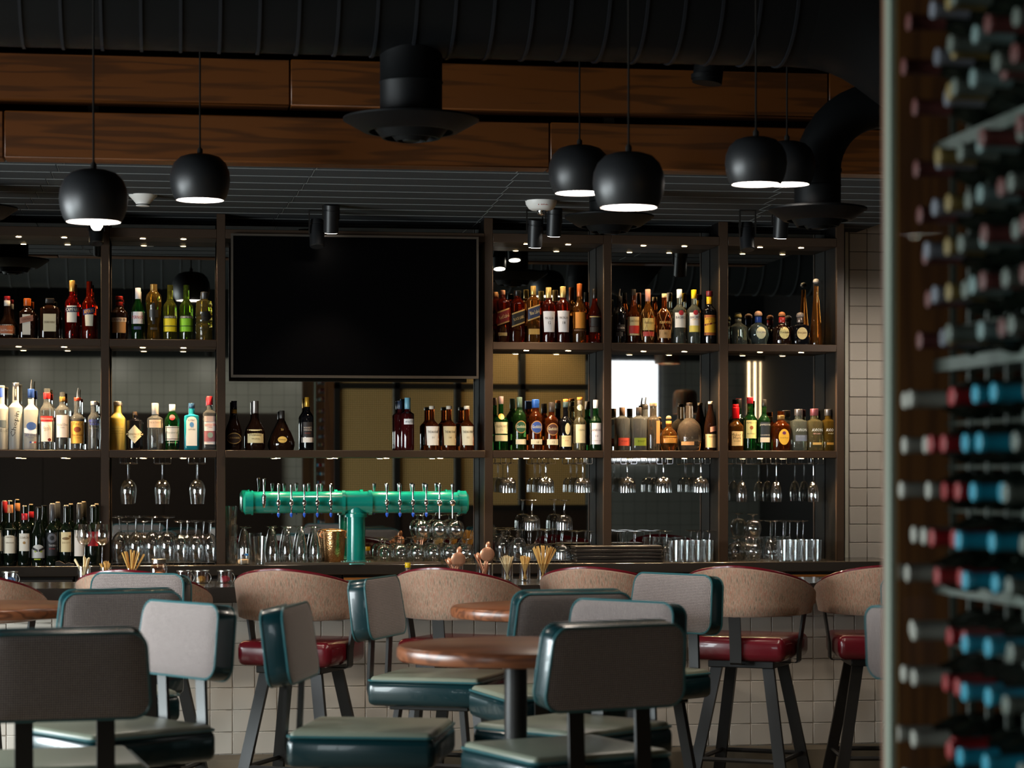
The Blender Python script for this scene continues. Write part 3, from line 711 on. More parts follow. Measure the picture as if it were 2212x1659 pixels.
for z in rows_hi+rows_lo:
    for xx in (XRK+.006, 1.63):
        MB().tube([(xx+qx, 3.0+qy, z-.0415 if xx > 1.55 else z-.0415), (xx+qx, YE-.005+qy, z-.0415)], .0035, 6).build('rack_rail', RACKM, wc)
# ================================================================== BOTTLES
AMB = liquor('d98a3c'); DAMB = liquor('b8561c'); RAMB = liquor('a83216'); GOLD = liquor('e0b050'); PALE = liquor('e8dfb0')
GRN = liquor('2f8a3c'); YGRN = liquor('b9bd50'); CLR = liquor('eef2f0', 0.0, 1.33, .95); FROST = liquor('c2c5c0', .4, 1.3, .5); YFROST = liquor('c9b866', .4, 1.3, .5)
REDL = liquor('e0241a'); ORNL = liquor('ee3a12'); AQUA = liquor('2fb4c8', 0.0, 1.4, .6); GTINT = liquor('e6f2e2', 0.0, 1.35)
BRN = mat('brown_glass', '1a0c06', .05, spec=.7); BKG = mat('black_glass', '08080b', .05, spec=.7); DGRN = mat('green_black_glass', '0a120c', .05, spec=.7)
DRED = mat('dark_red_glass', '30080a', .05, spec=.7)
def interp(prof, z):
    for (a, b) in zip(prof, prof[1:]):
        if a[1] <= z <= b[1] and b[1] > a[1]:
            k = (z-a[1])/(b[1]-a[1]); return [a[i]+(b[i]-a[i])*k for i in range(4)]
    return prof[-1] if z > prof[-1][1] else prof[0]
def front(prof, x, z, off):
    h, _, n, ay = interp(prof, z); h = max(h, 1e-4); q = min(abs(x)/h, .985)
    return -(h*ay)*(1-q**n)**(1/n)-off
def sheet(prof, x0, x1, z0, z1, off, nx=10, nz=3, shape=None):
    m = MB(); vs_ = []
    for j in range(nz+1):
        for i in range(nx+1):
            fx, fz = i/nx, j/nz; x = x0+(x1-x0)*fx; z = z0+(z1-z0)*fz
            if shape: x, z = shape(fx, fz, x0, x1, z0, z1)
            vs_.append((x, front(prof, x, z, off), z))
    m.add(vs_, [(j*(nx+1)+i, j*(nx+1)+i+1, (j+1)*(nx+1)+i+1, (j+1)*(nx+1)+i) for j in range(nz) for i in range(nx)])
    return m
def oval(fx, fz, x0, x1, z0, z1):                # square grid -> disc
    u, v = 2*fx-1, 2*fz-1; X = u*math.sqrt(max(0, 1-v*v/2)); Y = v*math.sqrt(max(0, 1-u*u/2))
    return (x0+x1)/2+X*(x1-x0)/2, (z0+z1)/2+Y*(z1-z0)/2
def diamond(fx, fz, x0, x1, z0, z1):
    u, v = 2*fx-1, 2*fz-1; X = (u+v)/2; Y = (v-u)/2
    return (x0+x1)/2+X*(x1-x0)/2, (z0+z1)/2+Y*(z1-z0)/2
def slant(k):
    def f(fx, fz, x0, x1, z0, z1): return x0+(x1-x0)*fx, z0+(z1-z0)*fz+(fx-.5)*k*(x1-x0)
    return f
def arch(fx, fz, x0, x1, z0, z1):
    top = z1-(x1-x0)*.5*(1-math.sqrt(max(0, 1-(2*fx-1)**2)))*.8; return x0+(x1-x0)*fx, z0+(top-z0)*fz
def taper(fx, fz, x0, x1, z0, z1):
    k = .86+.14*fz; return (x0+x1)/2+(x1-x0)*(fx-.5)*k, z0+(z1-z0)*fz
SH = {'o': oval, 'd': diamond, 's': slant(.22), 's3': slant(.36), 'a': arch, 't': taper, None: None}
def bottle(name, desc, zbase, Yb, px, W, ytop, ynk, ysh, nw, gm, n=2.0, ay=1.0, caps=(), labels=(), texts=(), prof=None, rz=0.0, group=None, pour=None, extra=None, cat='bottle'):
    s = MP(px, Yb); X = PX(px, Yb); zz = lambda y: max(ZE+(HOR-y)*s-zbase, .001)
    h = W/2*s; hn = nw/2*s
    b = thing(name, desc, cat, (X, Yb, zbase), rz, group)
    if prof is None:
        P = [(h*.9, 0, n, ay), (h*.985, .003, n, ay), (h, .007, n, ay), (h, zz(ysh), n, ay)]
        for i in range(1, 8):
            k = i/7; c = .5-.5*math.cos(PI*k); P.append((h+(hn-h)*c, zz(ysh)+(zz(ynk)-zz(ysh))*k, n+(2-n)*k, ay+(1-ay)*k))
        P.append((hn*.97, zz(ytop), 2, 1))
    else:
        P = [(p[0]*s, 0 if p[1] is None else zz(p[1]), p[2] if len(p) > 2 else n, p[3] if len(p) > 3 else ay) for p in prof]
    MB().lathe(P, 28 if n == 2 else 36).build('bottle_glass', gm, b)
    for c in caps:
        y0, y1, cw, cc = c[:4]; r = cw/2*s
        nm = 'cap' if y0 <= ytop+2 else 'neck_band'
        MB().lathe([(r*.97, zz(y1)), (r, zz(y1)+.001), (r, zz(y0)-.0015), (r*.93, zz(y0))], 24, n=c[5] if len(c) > 5 else 2).build(nm, paint(cc, .3, c[4] if len(c) > 4 else 0), b)
    if pour:
        y0, y1 = pour
        MB().tube([(0, 0, zz(y1)), (0, 0, zz((y0+y1)/2)), (.004, 0, zz(y0))], [.006, .0045, .003], 8).build('pourer', STEEL, b)
    lo = None
    for q in labels:
        y0, y1, lw, cc = q[:4]; dx = (q[4] if len(q) > 4 else 0)*s; sh = q[5] if len(q) > 5 else None; hw = lw/2*s
        off = .0006+(.0005 if lo is not None else 0)
        big = sheet(P, dx-hw, dx+hw, zz(y1), zz(y0), off, 10 if sh else 8, 8 if sh in ('o', 'd') else 3, SH[sh]).build('paper_label', paint(cc, .6, q[6] if len(q) > 6 else 0), b)
        lo = big if lo is None else lo
    for q in texts:
        st_, yc, th, tw, cc = q[:5]; dx = (q[5] if len(q) > 5 else 0)*s; rot = q[6] if len(q) > 6 else 0
        v, f = text_geo(st_); vs_ = []
        for p in v:
            x, z = p[0]*tw*s, p[1]*th*s
            x, z = x*math.cos(rot)-z*math.sin(rot), x*math.sin(rot)+z*math.cos(rot)
            x += dx; z += zz(yc); vs_.append((x, front(P, x, z, .0018), z))
        MB().add(vs_, f).build('lettering', paint(cc, .6), lo if lo is not None else b, angle=0)
    if extra: extra(b, P, s, zz)
    return b
Y1 = YF+.115
D = dict
G1, G2 = 'bottles on the upper shelf', 'bottles on the lower shelf'
def net(b, P, s, zz):                             # straw net of crossing diagonals
    m = MB()
    for k in range(4):
        for sg in (-1, 1):
            pts = []
            for i in range(9):
                a = k*PI/2+sg*i*.2+.4; z = zz(735)+(zz(668)-zz(735))*i/8; h = interp(P, z)[0]+.001
                pts.append((h*math.sin(a), -h*math.cos(a), z))
            m.tube(pts, .0011, 5)
    m.build('straw_net', paint('b98a50'), b)
def ears(b, P, s, zz):
    m = MB()
    for sg in (-1, 1):
        m.tube([(sg*(.018+.012*math.cos(q)), 0, zz(668)+.012*math.sin(q)) for q in [i*2*PI/14 for i in range(14)]], .003, 6, closed=True)
    m.build('loop_handle', CLR, b)
def seal(y, r, c, dx=0):
    def f(b, P, s, zz): sheet(P, (dx-r)*s, (dx+r)*s, zz(y+r), zz(y-r), .0022, 8, 8, oval).build('seal', paint(c, .5), b)
    return f
def stopper(y, r, c):
    def f(b, P, s, zz): MB().lathe([(r*.5*s, zz(y+r*.7)), (r*s, zz(y+r*.3)), (r*1.02*s, zz(y-r*.1)), (r*.8*s, zz(y-r*.6)), (r*.3*s, zz(y-r*.85))], 16).build('stopper', paint(c, .45), b)
    return f
def goose(b, P, s, zz):
    sheet(P, -14*s, 13*s, zz(937), zz(926), .001, 10, 3, slant(-.12)).build('paper_label', paint('e8ecf2'), b)
    sheet(P, -9*s, 12*s, zz(929), zz(912), .0014, 8, 8, oval).build('paper_label', paint('3a5a9a'), b)
    for i, c in enumerate(('28408f', 'e8e8e8', 'c03a30')): sheet(P, (-2+i*4.6)*s, (2.4+i*4.6)*s, zz(957), zz(954), .001, 3, 1).build('paper_label', paint(c), b)
def cross(b, P, s, zz):
    sheet(P, -3*s, 3*s, zz(701), zz(655), .0016, 4, 4).build('paper_label', paint('2a2622', .4), b)
    sheet(P, -9*s, 10*s, zz(686), zz(670), .0012, 8, 3).build('paper_label', paint('3a342c', .4), b)
    sheet(P, -7*s, 8*s, zz(713), zz(708), .0012, 8, 2).build('paper_label', paint('3a342c', .4), b)
TOP = [
 ('liqueur_bottle', 'squat dark liqueur bottle with copper label and red-white neck on upper shelf', 15.5, 36, 640, 663, 702, 13, BRN, D(prof=[(16.5, None), (18, 728), (18, 703), (16, 696), (10, 688), (7.5, 680), (7.5, 672), (6, 664), (6, 640)], caps=((640, 649, 13, '8e1c24'), (649, 661, 13.4, 'd9d4cc')), labels=((702, 724, 34, 'd8d2c8'), (704, 721, 31, 'b5663e')), texts=(('Gd Marnier', 714, 5, 25, 'e8d8c8'),))),
 ('liqueur_bottle', 'square brown liqueur bottle with orange cap and slanted band on upper shelf', 59, 34, 645, 664, 677, 15, BRN, D(n=5, ay=.95, caps=((645, 661, 16, 'd8641c'),), labels=((680, 724, 17, 'd8d4c8', -1), (684, 697, 28, '9a6a58', -1, 's')), texts=(('COINTREAU', 690, 5, 22, '4a2420', -1, .2),))),
 ('liqueur_bottle', 'square dark liqueur bottle with black block stopper and beige label on upper shelf', 108, 41, 645, 657, 668, 15, BRN, D(n=5, ay=.9, caps=((645, 655, 19, '2a2420', 0, 6), (656, 664, 14, 'b8924e', 1)), labels=((679, 717, 27, 'cfc6a8'),), texts=(('DISARONNO', 697, 5, 23, '3a3428'), ('DISARONNO', 650, 4, 15, 'e8c860')))),
 ('aperitif_bottle', 'tall red aperitif bottle with gold cap and blue band on upper shelf', 156, 31, 606, 636, 656, 12, REDL, D(caps=((606, 630, 12.5, 'd8b060', .6),), labels=((661, 697, 21, 'e8e6dc', -.5), (664, 675, 29, '22304e')), texts=(('CAMPARI', 669.5, 8, 26, 'f0efe8'),))),
 ('aperitif_bottle', 'orange-red aperitif bottle with navy cap and slanted blue band on upper shelf', 193, 31, 608, 637, 660, 13, ORNL, D(caps=((608, 624, 12.5, '1c2440'),), labels=((680, 705, 18, 'e6e0c8', 0, 't'), (667, 679, 26, '26366e', 0, 's')), texts=(('APEROL', 673, 8, 23, 'f0a828', 0, .2),))),
 ('liqueur_bottle', 'dark liqueur bottle with red wax neck and tan label on upper shelf', 257.5, 36, 640, 662, 678, 15, BRN, D(caps=((640, 648, 16, '98241e'), (652, 661, 15, '98241e')), labels=((696, 720, 29, 'b88a58'), (687, 696, 31, 'e2d2bc')), texts=(('DRAMBUIE', 691.5, 5.5, 28, '6a2018'),))),
 ('liqueur_bottle', 'green aniseed bottle with white capsule and white label on upper shelf', 298, 28, 622, 646, 672, 11.5, GRN, D(caps=((622, 646, 12, 'dcd8da'),), labels=((674, 700, 26.5, 'e6e2e4'), (706, 712.5, 16, '38466e', -1)), texts=(('PERNOD', 686, 7, 24, 'b8303a'),))),
 ('liqueur_bottle', 'flared golden elderflower bottle with dark cross emblem on upper shelf', 332, 34, 614, 630, 642, 15, GOLD, D(prof=[(14, None), (14.5, 727), (12.5, 705), (14, 685), (16.5, 660), (17, 645), (15, 637), (9, 630), (7.5, 628), (7.5, 614)], caps=((614, 629, 15, 'c8b078', .5),), extra=cross)),
 ('liqueur_bottle', 'yellow herbal liqueur bottle with black cap and yellow label on upper shelf', 367.5, 30, 616, 645, 664, 13, YGRN, D(caps=((616, 627, 10.5, '1c1814'),), labels=((684, 717, 27, 'e6d020'), (683, 688.5, 27.4, '1e2420'), (704, 706, 27.4, '4a4a20')), texts=(('CHARTREUSE', 685.8, 4.4, 25, 'e6e2d0'),))),
 ('liqueur_bottle', 'green herbal liqueur bottle with black cap and lime label on upper shelf', 402.5, 30, 616, 645, 664, 13, liquor('7fa83c'), D(caps=((616, 627, 10.5, '1c1814'),), labels=((684, 717, 27, '86c828'), (683, 688.5, 27.4, '1e2420'), (704, 706, 27.4, '3a5a18')), texts=(('CHARTREUSE', 685.8, 4.4, 25, 'e6e2d0'),))),
 ('liqueur_bottle', 'ribbed bamboo-shaped amber bottle with grey stopper on upper shelf', 441, 36, 631, 648, 652, 14, liquor('d8c070', .12), D(prof=[(17, None), (18, 727), (16.6, 715), (18, 712), (18, 702), (16.6, 699), (18, 696), (18, 686), (16.6, 683), (18, 680), (18, 668), (16.6, 664), (18, 660), (16, 651), (8, 648), (7, 646), (7, 631)], caps=((631, 646, 15, '5a5a5c', .5),), extra=seal(684, 11, '1c1a18', 4))),
 ('whisky_bottle', 'square whisky bottle with slanted red label on upper shelf', 1086, 28, 627, 641, 654, 11, RAMB, D(n=5, ay=.95, caps=((627, 637, 11.5, 'b8836a', .4),), labels=((670, 700, 26, 'c8a060', 0, 's3'), (673, 697, 26.2, '7a1a1e', 0, 's3'), (719, 726, 19, 'cfb478', -2)), texts=(('Red Label', 684, 8, 22, 'e6c890', 1, .32),))),
 ('whisky_bottle', 'square whisky bottle with slanted black label on upper shelf', 1118, 30, 628, 642, 658, 14, RAMB, D(n=5, ay=.95, caps=((628, 640, 16, '14120f'),), labels=((673, 703, 28, 'c09858', 0, 's3'), (676, 700, 28.2, '1e1a16', 0, 's3')), texts=(('BLACK LABEL', 688, 6, 24, 'c8a468', 1, .32),))),
 ('whisky_bottle', 'square whisky bottle with slanted blue label and gold cap on upper shelf', 1152, 28, 618, 638, 650, 11, AMB, D(n=5, ay=.95, caps=((618, 637, 11.5, 'c8a860', .6),), labels=((662, 690, 26, 'c8a060', 0, 's3'), (665, 687, 26.2, '2c3450', 0, 's3'), (711, 723, 24, 'b8924c')), texts=(('Blue Label', 675, 8, 21, 'e0c890', 1, .32),))),
 ('whisky_bottle', 'gold-capsuled whisky bottle with white label 12, next to blue label, upper shelf', 1185, 29, 621, 645, 660, 11.5, RAMB, D(caps=((621, 644, 12, 'c8b070', .5),), labels=((673, 718, 26, 'e4e2e4', 0, 't'),), texts=(('MACALLAN', 688, 5, 19, '55504e'), ('12', 698, 6, 6, '2c2826')))),
 ('whisky_bottle', 'gold-capsuled whisky bottle with white label 18, next to orange label, upper shelf', 1216, 29, 619, 644, 659, 12, RAMB, D(caps=((619, 643, 12.5, 'c8b070', .5),), labels=((672, 718, 26, 'e4e2e4', 0, 't'),), texts=(('MACALLAN', 687, 5, 19, '55504e'), ('18', 698, 6, 6, '2c2826')))),
 ('whisky_bottle', 'amber whisky bottle with orange-brown capsule and orange label on upper shelf', 1252, 30, 613, 645, 673, 11.5, AMB, D(caps=((613, 641, 12, 'a85a28', .3),), labels=((675, 710, 28, 'c8822c'), (712, 716, 27, '5a3a1c')))),
 ('whisky_bottle', 'dark whisky bottle with black capsule and black-gold label on upper shelf', 1284.5, 28, 624, 648, 675, 10.5, RAMB, D(prof=[(13.5, None), (14, 737), (12.8, 725), (13.2, 700), (14.3, 684), (12, 670), (6.5, 658), (5.2, 648), (5, 624)], caps=((624, 645, 11, '16130f'),), labels=((683, 706, 24, '1c1814'), (684, 686, 24.3, 'c0a060'), (707, 718, 23, '2c241a')))),
 ('rum_bottle', 'black rum bottle with loop handles and pourer on upper shelf', 1338, 30, 642, 662, 680, 11, BKG, D(caps=((640, 652, 11.5, '1a1714'),), pour=(624, 642), labels=((702, 716, 18, '36383c', 1), (704, 714, 16, '15151a', 1), (718, 727, 14, '4a4c50', -2)), texts=(('KRAKEN', 709, 4.5, 15, 'c8c8cc', 1),), extra=ears)),
 ('rum_bottle', 'amber rum bottle with black cap and red-cream label on upper shelf', 1368.5, 28, 625, 652, 680, 10.5, DAMB, D(prof=[(13, None), (14, 736), (14, 684), (12.5, 676), (8, 670), (7.5, 660), (5.5, 652), (5, 625)], caps=((625, 649, 10.5, '14110e'),), labels=((685, 725, 26, 'cdb482'), (704, 721, 23, 'bc2c22')), texts=(('PLANTATION', 694, 5, 23, '5a4426'),))),
 ('rum_bottle', 'golden rum bottle in straw net with pinkish cap on upper shelf', 1399.5, 29, 625, 655, 678, 11, AMB, D(caps=((625, 651, 11.5, 'c08a78'),), labels=((688, 714, 25, 'd2b468'), (717, 727, 25, 'b83a30')), texts=(('PLANTATION', 698, 4.5, 20, '6a5430'),), extra=net)),
 ('rum_bottle', 'dark rum bottle in straw net with cork stopper on upper shelf', 1435, 31, 634, 662, 680, 11, DAMB, D(caps=((634, 643, 11, 'd8c090'),), labels=((713, 731, 26, 'b08a58'),), texts=(('PLANTATION', 697, 5, 24, 'e8c070'), ('XO', 721, 5, 7, '2c2018')), extra=net)),
 ('rum_bottle', 'clear rum bottle with white cap and white label on upper shelf', 1467.5, 29, 625, 657, 671, 11, GTINT, D(caps=((625, 644, 11.5, 'e2e2e4'),), labels=((676, 708, 25, 'dedcd6', 1),), texts=(('BACARDI', 686.5, 5.5, 22, '2a2a2c', 1),), extra=seal(676.5, 5.5, 'b03038', 1))),
 ('rum_bottle', 'clear rum bottle with yellow cap and lemon label on upper shelf', 1499, 29, 626, 657, 671, 11, GTINT, D(caps=((626, 645, 11.5, 'e0bc18'),), labels=((676, 718, 25, 'e6e2dc', 1), (704, 718, 24, 'dcc85a', 0)), texts=(('BACARDI', 686, 5.5, 22, '2a2a2c', 1), ('LIMON', 691, 3, 14, 'd8a820', 1)), extra=seal(676, 5.5, 'b03038', 1))),
 ('rum_bottle', 'dark rum bottle with red cap and yellow tropical label on upper shelf', 1532.5, 30, 629, 658, 672, 12, BKG, D(caps=((629, 640, 14.5, '6a1a1c'), (641, 657, 12.5, 'e0a81c')), labels=((681, 725, 26, 'a05a28'), (687, 719, 25, 'd8a828'), (698, 702, 25, '6a2418', 0, 's')), texts=(("MYERS'S", 690, 4.5, 20, '6a3018'), ('RUM', 695.5, 4, 9, '6a3018')))),
 ('tequila_bottle', 'squat clear tequila bottle with green-topped cork on upper shelf', 1594.5, 37, 676, 696, 708, 14, GTINT, D(n=3, caps=((690, 697, 14, 'c8c0a0'),), extra=stopper(683, 8, '9a8a4a'))),
 ('tequila_bottle', 'round squat pale blue tequila bottle with cork and oval label on upper shelf', 1638, 46, 683, 697, 712, 14, liquor('d2ebea', 0, 1.35), D(prof=[(17, None), (19, 739), (22.5, 728), (23, 720), (21, 710), (15, 703), (8, 699), (7, 697), (7, 682)], caps=((684, 697, 14.5, '2c4a9a'),), labels=((707, 733, 22, 'd8d2a8', 1, 'o'),), texts=(('Don Julio', 719, 6, 19, '3a4a80', 1),), extra=stopper(679, 8.5, 'b08a70'))),
 ('tequila_bottle', 'round squat brown tequila bottle with red neck and oval label on upper shelf', 1689, 39, 683, 699, 712, 13, BRN, D(caps=((685, 697, 13.5, 'a83028'),), labels=((707, 733, 22, 'd2c080', 1, 'o'),), texts=(('Don Julio', 719, 6, 19, '4a3428', 1),), extra=stopper(680, 7.5, 'a86a3a'))),
 ('tequila_bottle', 'square dark tequila bottle with silver cap and oval label on upper shelf', 1728.5, 35, 683, 699, 705, 13, BKG, D(n=5, ay=.95, caps=((685, 697, 13.5, '8c7c70', .7),), labels=((708, 734, 23, 'c8b078', 0, 'o'),), texts=(('Don Julio', 720, 6, 19, '6a3a28'),), extra=stopper(682, 8.5, '6a625c'))),
 ('tequila_bottle', 'very tall tapering amber tequila bottle with silver ball stopper on upper shelf', 1763, 27, 618, 640, 700, 9, AMB, D(prof=[(13, None), (13.6, 738), (12.5, 715), (10, 690), (7.5, 662), (5.5, 640), (4.6, 618)], n=2, extra=stopper(608, 7, '8c8a88'))),
]
LOW = [
 ('vodka_bottle', 'frosted vodka bottle with blue neck label at the shelf end', 3, 32, 833, 872, 884, 14, FROST, D(caps=((833, 838, 14.5, 'cfc6b4', .6),), labels=((837, 858, 7, '3a5ab0'), (908, 923, 22, '5a6468')), texts=(('BELVEDERE', 930, 5.5, 28, '505a5e'),))),
 ('vodka_bottle', 'frosted vodka bottle with black neck strip and large script lettering', 33.5, 30, 827, 869, 881, 14.5, FROST, D(caps=((827, 834, 15, 'c8c8ca', .9),), labels=((829, 864, 6, '1e1c22', .5),), texts=(('Chopin', 916, 13, 56, '3c3c3e', 1, 1.38), ('CHOPIN', 849, 3, 16, 'd8d0c0', .5, 1.57)))),
 ('vodka_bottle', 'frosted vodka bottle with blue neck and flying goose picture', 67, 31, 840, 873, 886, 12.5, FROST, D(caps=((840, 859, 14.5, '24407a'),), pour=(820, 841), texts=(('GREY GOOSE', 940, 6, 27, '5a6090'), ('VODKA', 945.5, 2.5, 14, '6a6a90')), extra=goose)),
 ('vodka_bottle', 'clear vodka bottle with red neck band and red-white label', 101.5, 31, 839, 868, 888, 14, CLR, D(caps=((839, 848, 12.5, 'c8a468'), (848, 862, 14.8, 'c82a28')), labels=((910, 954, 30, 'f0e6da'), (899, 911, 30.4, 'c82c26')), texts=(('STOLICHNAYA', 905, 4.5, 26, 'f4e4d0'), ('Stoli', 925, 11, 14, 'b89a60', 1, .3)), extra=seal(950, 3.5, '7a2a20', 6))),
 ('vodka_bottle', 'clear vodka bottle with black-gold cap and tall white label', 134.5, 31, 847, 872, 887, 12, CLR, D(caps=((847, 857, 11, '1c1a18'), (857, 868, 12.5, '9a7a40', .6)), labels=((897, 945, 26, 'f2e6e0', 1),), texts=(('Ketel One', 917, 6.5, 21, '40404a', 1), ('VODKA', 924, 2.5, 9, '6a6a70', 1)))),
 ('vodka_bottle', 'clear vodka bottle with steel pourer and orange-yellow label', 167.5, 30, 861, 891, 906, 15, CLR, D(caps=((859, 866, 15, 'c8442a'),), pour=(838, 860), labels=((910, 958, 27, 'eeb44c'), (922, 934, 15, '8a4018', 0, 'o')), texts=(("Tito's", 915.5, 7, 20, '7a5a30'), ('Handmade', 939.5, 4.5, 23, '8a3818'), ('VODKA', 946, 2.5, 12, '8a6a30')))),
 ('vodka_bottle', 'short-necked clear vodka bottle with silver cap and blue lettering', 204, 28, 867, 889, 904, 15.5, CLR, D(caps=((867, 875.5, 16.5, 'd8d2cc', .6),), texts=(('ABSOLUT', 909, 6, 24, '2c3ea8'), ('VODKA', 916, 6, 20, '2c3ea8'), ('Country of Sweden', 925, 3, 22, '8a7a60')))),
 ('vodka_bottle', 'pale yellow frosted vodka bottle with silver cap and yellow lettering', 253.5, 33, 867, 890, 905, 15.5, YFROST, D(caps=((867, 875.5, 17, 'd4d0cc', .6),), texts=(('ABSOLUT', 909, 6.5, 27, 'f0c410'), ('CITRON', 917, 6.5, 24, 'f0c410'), ('This superb vodka', 926, 3, 24, '5a5440'), ('was distilled from', 931, 3, 24, '5a5440'), ('grain grown in Sweden', 936, 3, 24, '5a5440')))),
 ('gin_bottle', 'black apothecary gin bottle with cork and cream diamond label', 291, 34, 889, 903, 909, 9, BKG, D(caps=((889, 897, 9, '4a3c30'),), labels=((918, 958, 37, 'f0dcb0', 0, 'd'),), texts=(("HENDRICK'S", 938, 4.5, 27, '9a7a50'), ('GIN', 944, 3, 7, '9a7a50')))),
 ('gin_bottle', 'clear dimpled gin bottle with cream cap and label', 335, 34, 871, 897, 905, 14, CLR, D(caps=((871, 895, 14.5, 'e6d8c8'),), labels=((907, 924, 32, 'e2c6aa'),), texts=(('THE BOTANIST', 913, 4, 25, '8a6a50'),))),
 ('gin_bottle', 'green fluted gin bottle with red wax seal and white label', 372, 33, 873, 891, 908, 12.5, GRN, D(prof=[(14, None), (15, 968), (16, 930), (17, 912), (16.2, 908), (15.5, 904), (10, 894), (6.5, 889), (6.3, 873)], caps=((873, 889, 13, 'e2dcd4'),), labels=((921, 952, 29, 'ece4d8'), (923, 924.4, 29.2, '6a6258'), (947.5, 949, 29.2, '6a6258')), texts=(('Tanqueray', 935, 6, 24, '7a8a80'), ('LONDON DRY GIN', 956, 3, 22, 'd8d8b0')), extra=seal(902, 6, 'b0161e'))),
 ('gin_bottle', 'square turquoise gin bottle with arched white label', 414, 32, 871, 894, 899, 13, AQUA, D(n=6, ay=.85, caps=((871, 882, 13.5, '2c4c6c'),), labels=((900, 963, 23, 'ece6da', 0, 'a'), (912, 923, 9, '5a90c0', 0, 'o')), texts=(('BOMBAY', 908, 4, 15, '34405a'), ('SAPPHIRE', 928, 3.6, 16, '34405a')))),
 ('gin_bottle', 'square clear gin bottle with red cap and red-white label', 453, 29, 856, 884, 893, 12.5, CLR, D(n=5, ay=.9, caps=((856, 875, 13.5, 'c02c34'),), labels=((899, 960, 26, 'e6dcd4', 1), (899, 911, 26.2, 'b8a098', 1), (931, 954, 26.2, 'a8686a', 1)), texts=(('BEEFEATER', 918, 5, 24, 'c02c34', 1), ('GIN', 923, 2.5, 8, 'c02c34', 1)), extra=seal(940, 6, '8a9a8c', 1))),
 ('cognac_bottle', 'dark cognac bottle with navy-gold neck and oval label', 505.5, 33, 866, 896, 925, 12.5, BRN, D(prof=[(15, None), (16.5, 966), (16.5, 930), (13.5, 918), (8.5, 905), (6.3, 894), (6.2, 866)], caps=((866, 884, 12.5, '262848'), (884, 893, 13, 'c09848', .6)), labels=((935, 959, 31, 'b8985a', 0, 'o'), (936.5, 957.5, 28.5, '2a1a14', 0, 'o')), texts=(('COURVOISIER', 946, 4, 24, 'c8a868'),))),
 ('cognac_bottle', 'dark cognac bottle with long silver neck and cream label', 551.5, 42, 866, 902, 930, 14, BRN, D(prof=[(19, None), (21, 966), (21, 935), (18, 924), (11, 912), (7.5, 903), (6.6, 866)], caps=((866, 902, 14.5, 'b0aaa4', .8),), labels=((928, 957, 34, 'd8c490'),), texts=(('Hennessy', 940, 6.5, 26, '5a4a30'), ('VERY SPECIAL', 948, 3, 18, '8a7a58')))),
 ('cognac_bottle', 'bell-shaped dark cognac decanter with small gold oval label', 609, 55, 887, 908, 930, 11, BRN, D(prof=[(25, None), (27.5, 963), (27.5, 955), (24, 945), (20, 935), (15, 925), (11, 917), (6.5, 908), (5.4, 902), (5.4, 887)], caps=((887, 908, 11.5, '3a3430'),), labels=((943, 957, 20, 'd0a850', 0, 'o'),), texts=(('Hennessy', 950, 4, 15, '5a4420'), ('XO', 928, 5, 6, 'b89048')))),
 ('port_bottle', 'tall black port bottle with gold capsule and white strip label', 664, 27, 858, 884, 902, 11, BKG, D(caps=((858, 879, 11.5, 'c8962e', .4),), labels=((912, 944, 25, '26201e'), (945, 956, 25.4, 'e6ddd4')), texts=(("WARRE'S", 924, 4, 18, 'c8b8a8'), ('WARRIOR', 929, 4, 18, 'c8b8a8'), ('PORTO', 936, 3, 12, 'a84030')))),
 ('liqueur_bottle', 'slim dark ribbed bottle with pale blue cap and narrow label', 880.5, 28, 859, 888, 895, 13, DRED, D(caps=((859, 884, 13, '7ab4c8'),), labels=((905, 917, 22, 'dce0e4', 2),), texts=(('VIOLETTE', 911, 4, 17, '5a6a7a', 2),))),
 ('whisky_bottle', 'amber whisky bottle with cream cork and white label in the middle bay', 933, 31, 877, 905, 921, 10.5, DAMB, D(caps=((877, 884, 12.5, 'd8ccb8'),), labels=((921, 962, 29, 'e8e0d4', 1, 't'),), texts=(('THE BALVENIE', 933, 5, 23, '4a4440', 1), ('21', 945, 3.5, 5, '5a5048', 1)))),
 ('whisky_bottle', 'amber whisky bottle with cream cork and tan label in the middle bay', 970, 31, 877, 905, 921, 10.5, DAMB, D(caps=((877, 884, 12.5, 'd8ccb8'),), labels=((921, 962, 29, 'c8b48a', 1, 't'),), texts=(('THE BALVENIE', 933, 5, 23, '4a4430', 1), ('14', 945, 3.5, 5, '5a5038', 1)))),
 ('whisky_bottle', 'amber whisky bottle with cream cork and pale cream label in the middle bay', 1008.5, 31, 877, 905, 921, 10.5, DAMB, D(caps=((877, 884, 12.5, 'd8ccb8'),), labels=((921, 962, 28, 'ddd2b6', 1, 't'),), texts=(('THE BALVENIE', 933, 5, 23, '4a4430', 1), ('12', 945, 3.5, 5, '5a5038', 1)))),
 ('whisky_bottle', 'green whisky bottle with pinkish cap, orange medallion and cream label', 1082, 31, 856, 893, 911, 11, GRN, D(caps=((856, 873, 11, 'b89c98', .5),), labels=((912, 937, 30, 'd8cca4', 0, 't'), (940, 953, 27, 'd8cca4')), texts=(('GLENLIVET', 921, 5, 23, '6a6444'), ('12', 928, 4, 5, '7a7454')), extra=seal(900, 6.5, 'c88438'))),
 ('whisky_bottle', 'green three-sided whisky bottle with dark green shield label', 1122, 29, 858, 882, 900, 12, liquor('4f8a3c'), D(caps=((858, 880, 12.5, '54685e', .4),), labels=((909, 936, 24, 'a87840', 2, 'o'), (911, 934, 22, '1c4a34', 2, 'o'), (949, 960, 23, 'd8ccac', 2)), texts=(('Glenfiddich', 921.5, 6.5, 21, 'd8d2b0', 2),))),
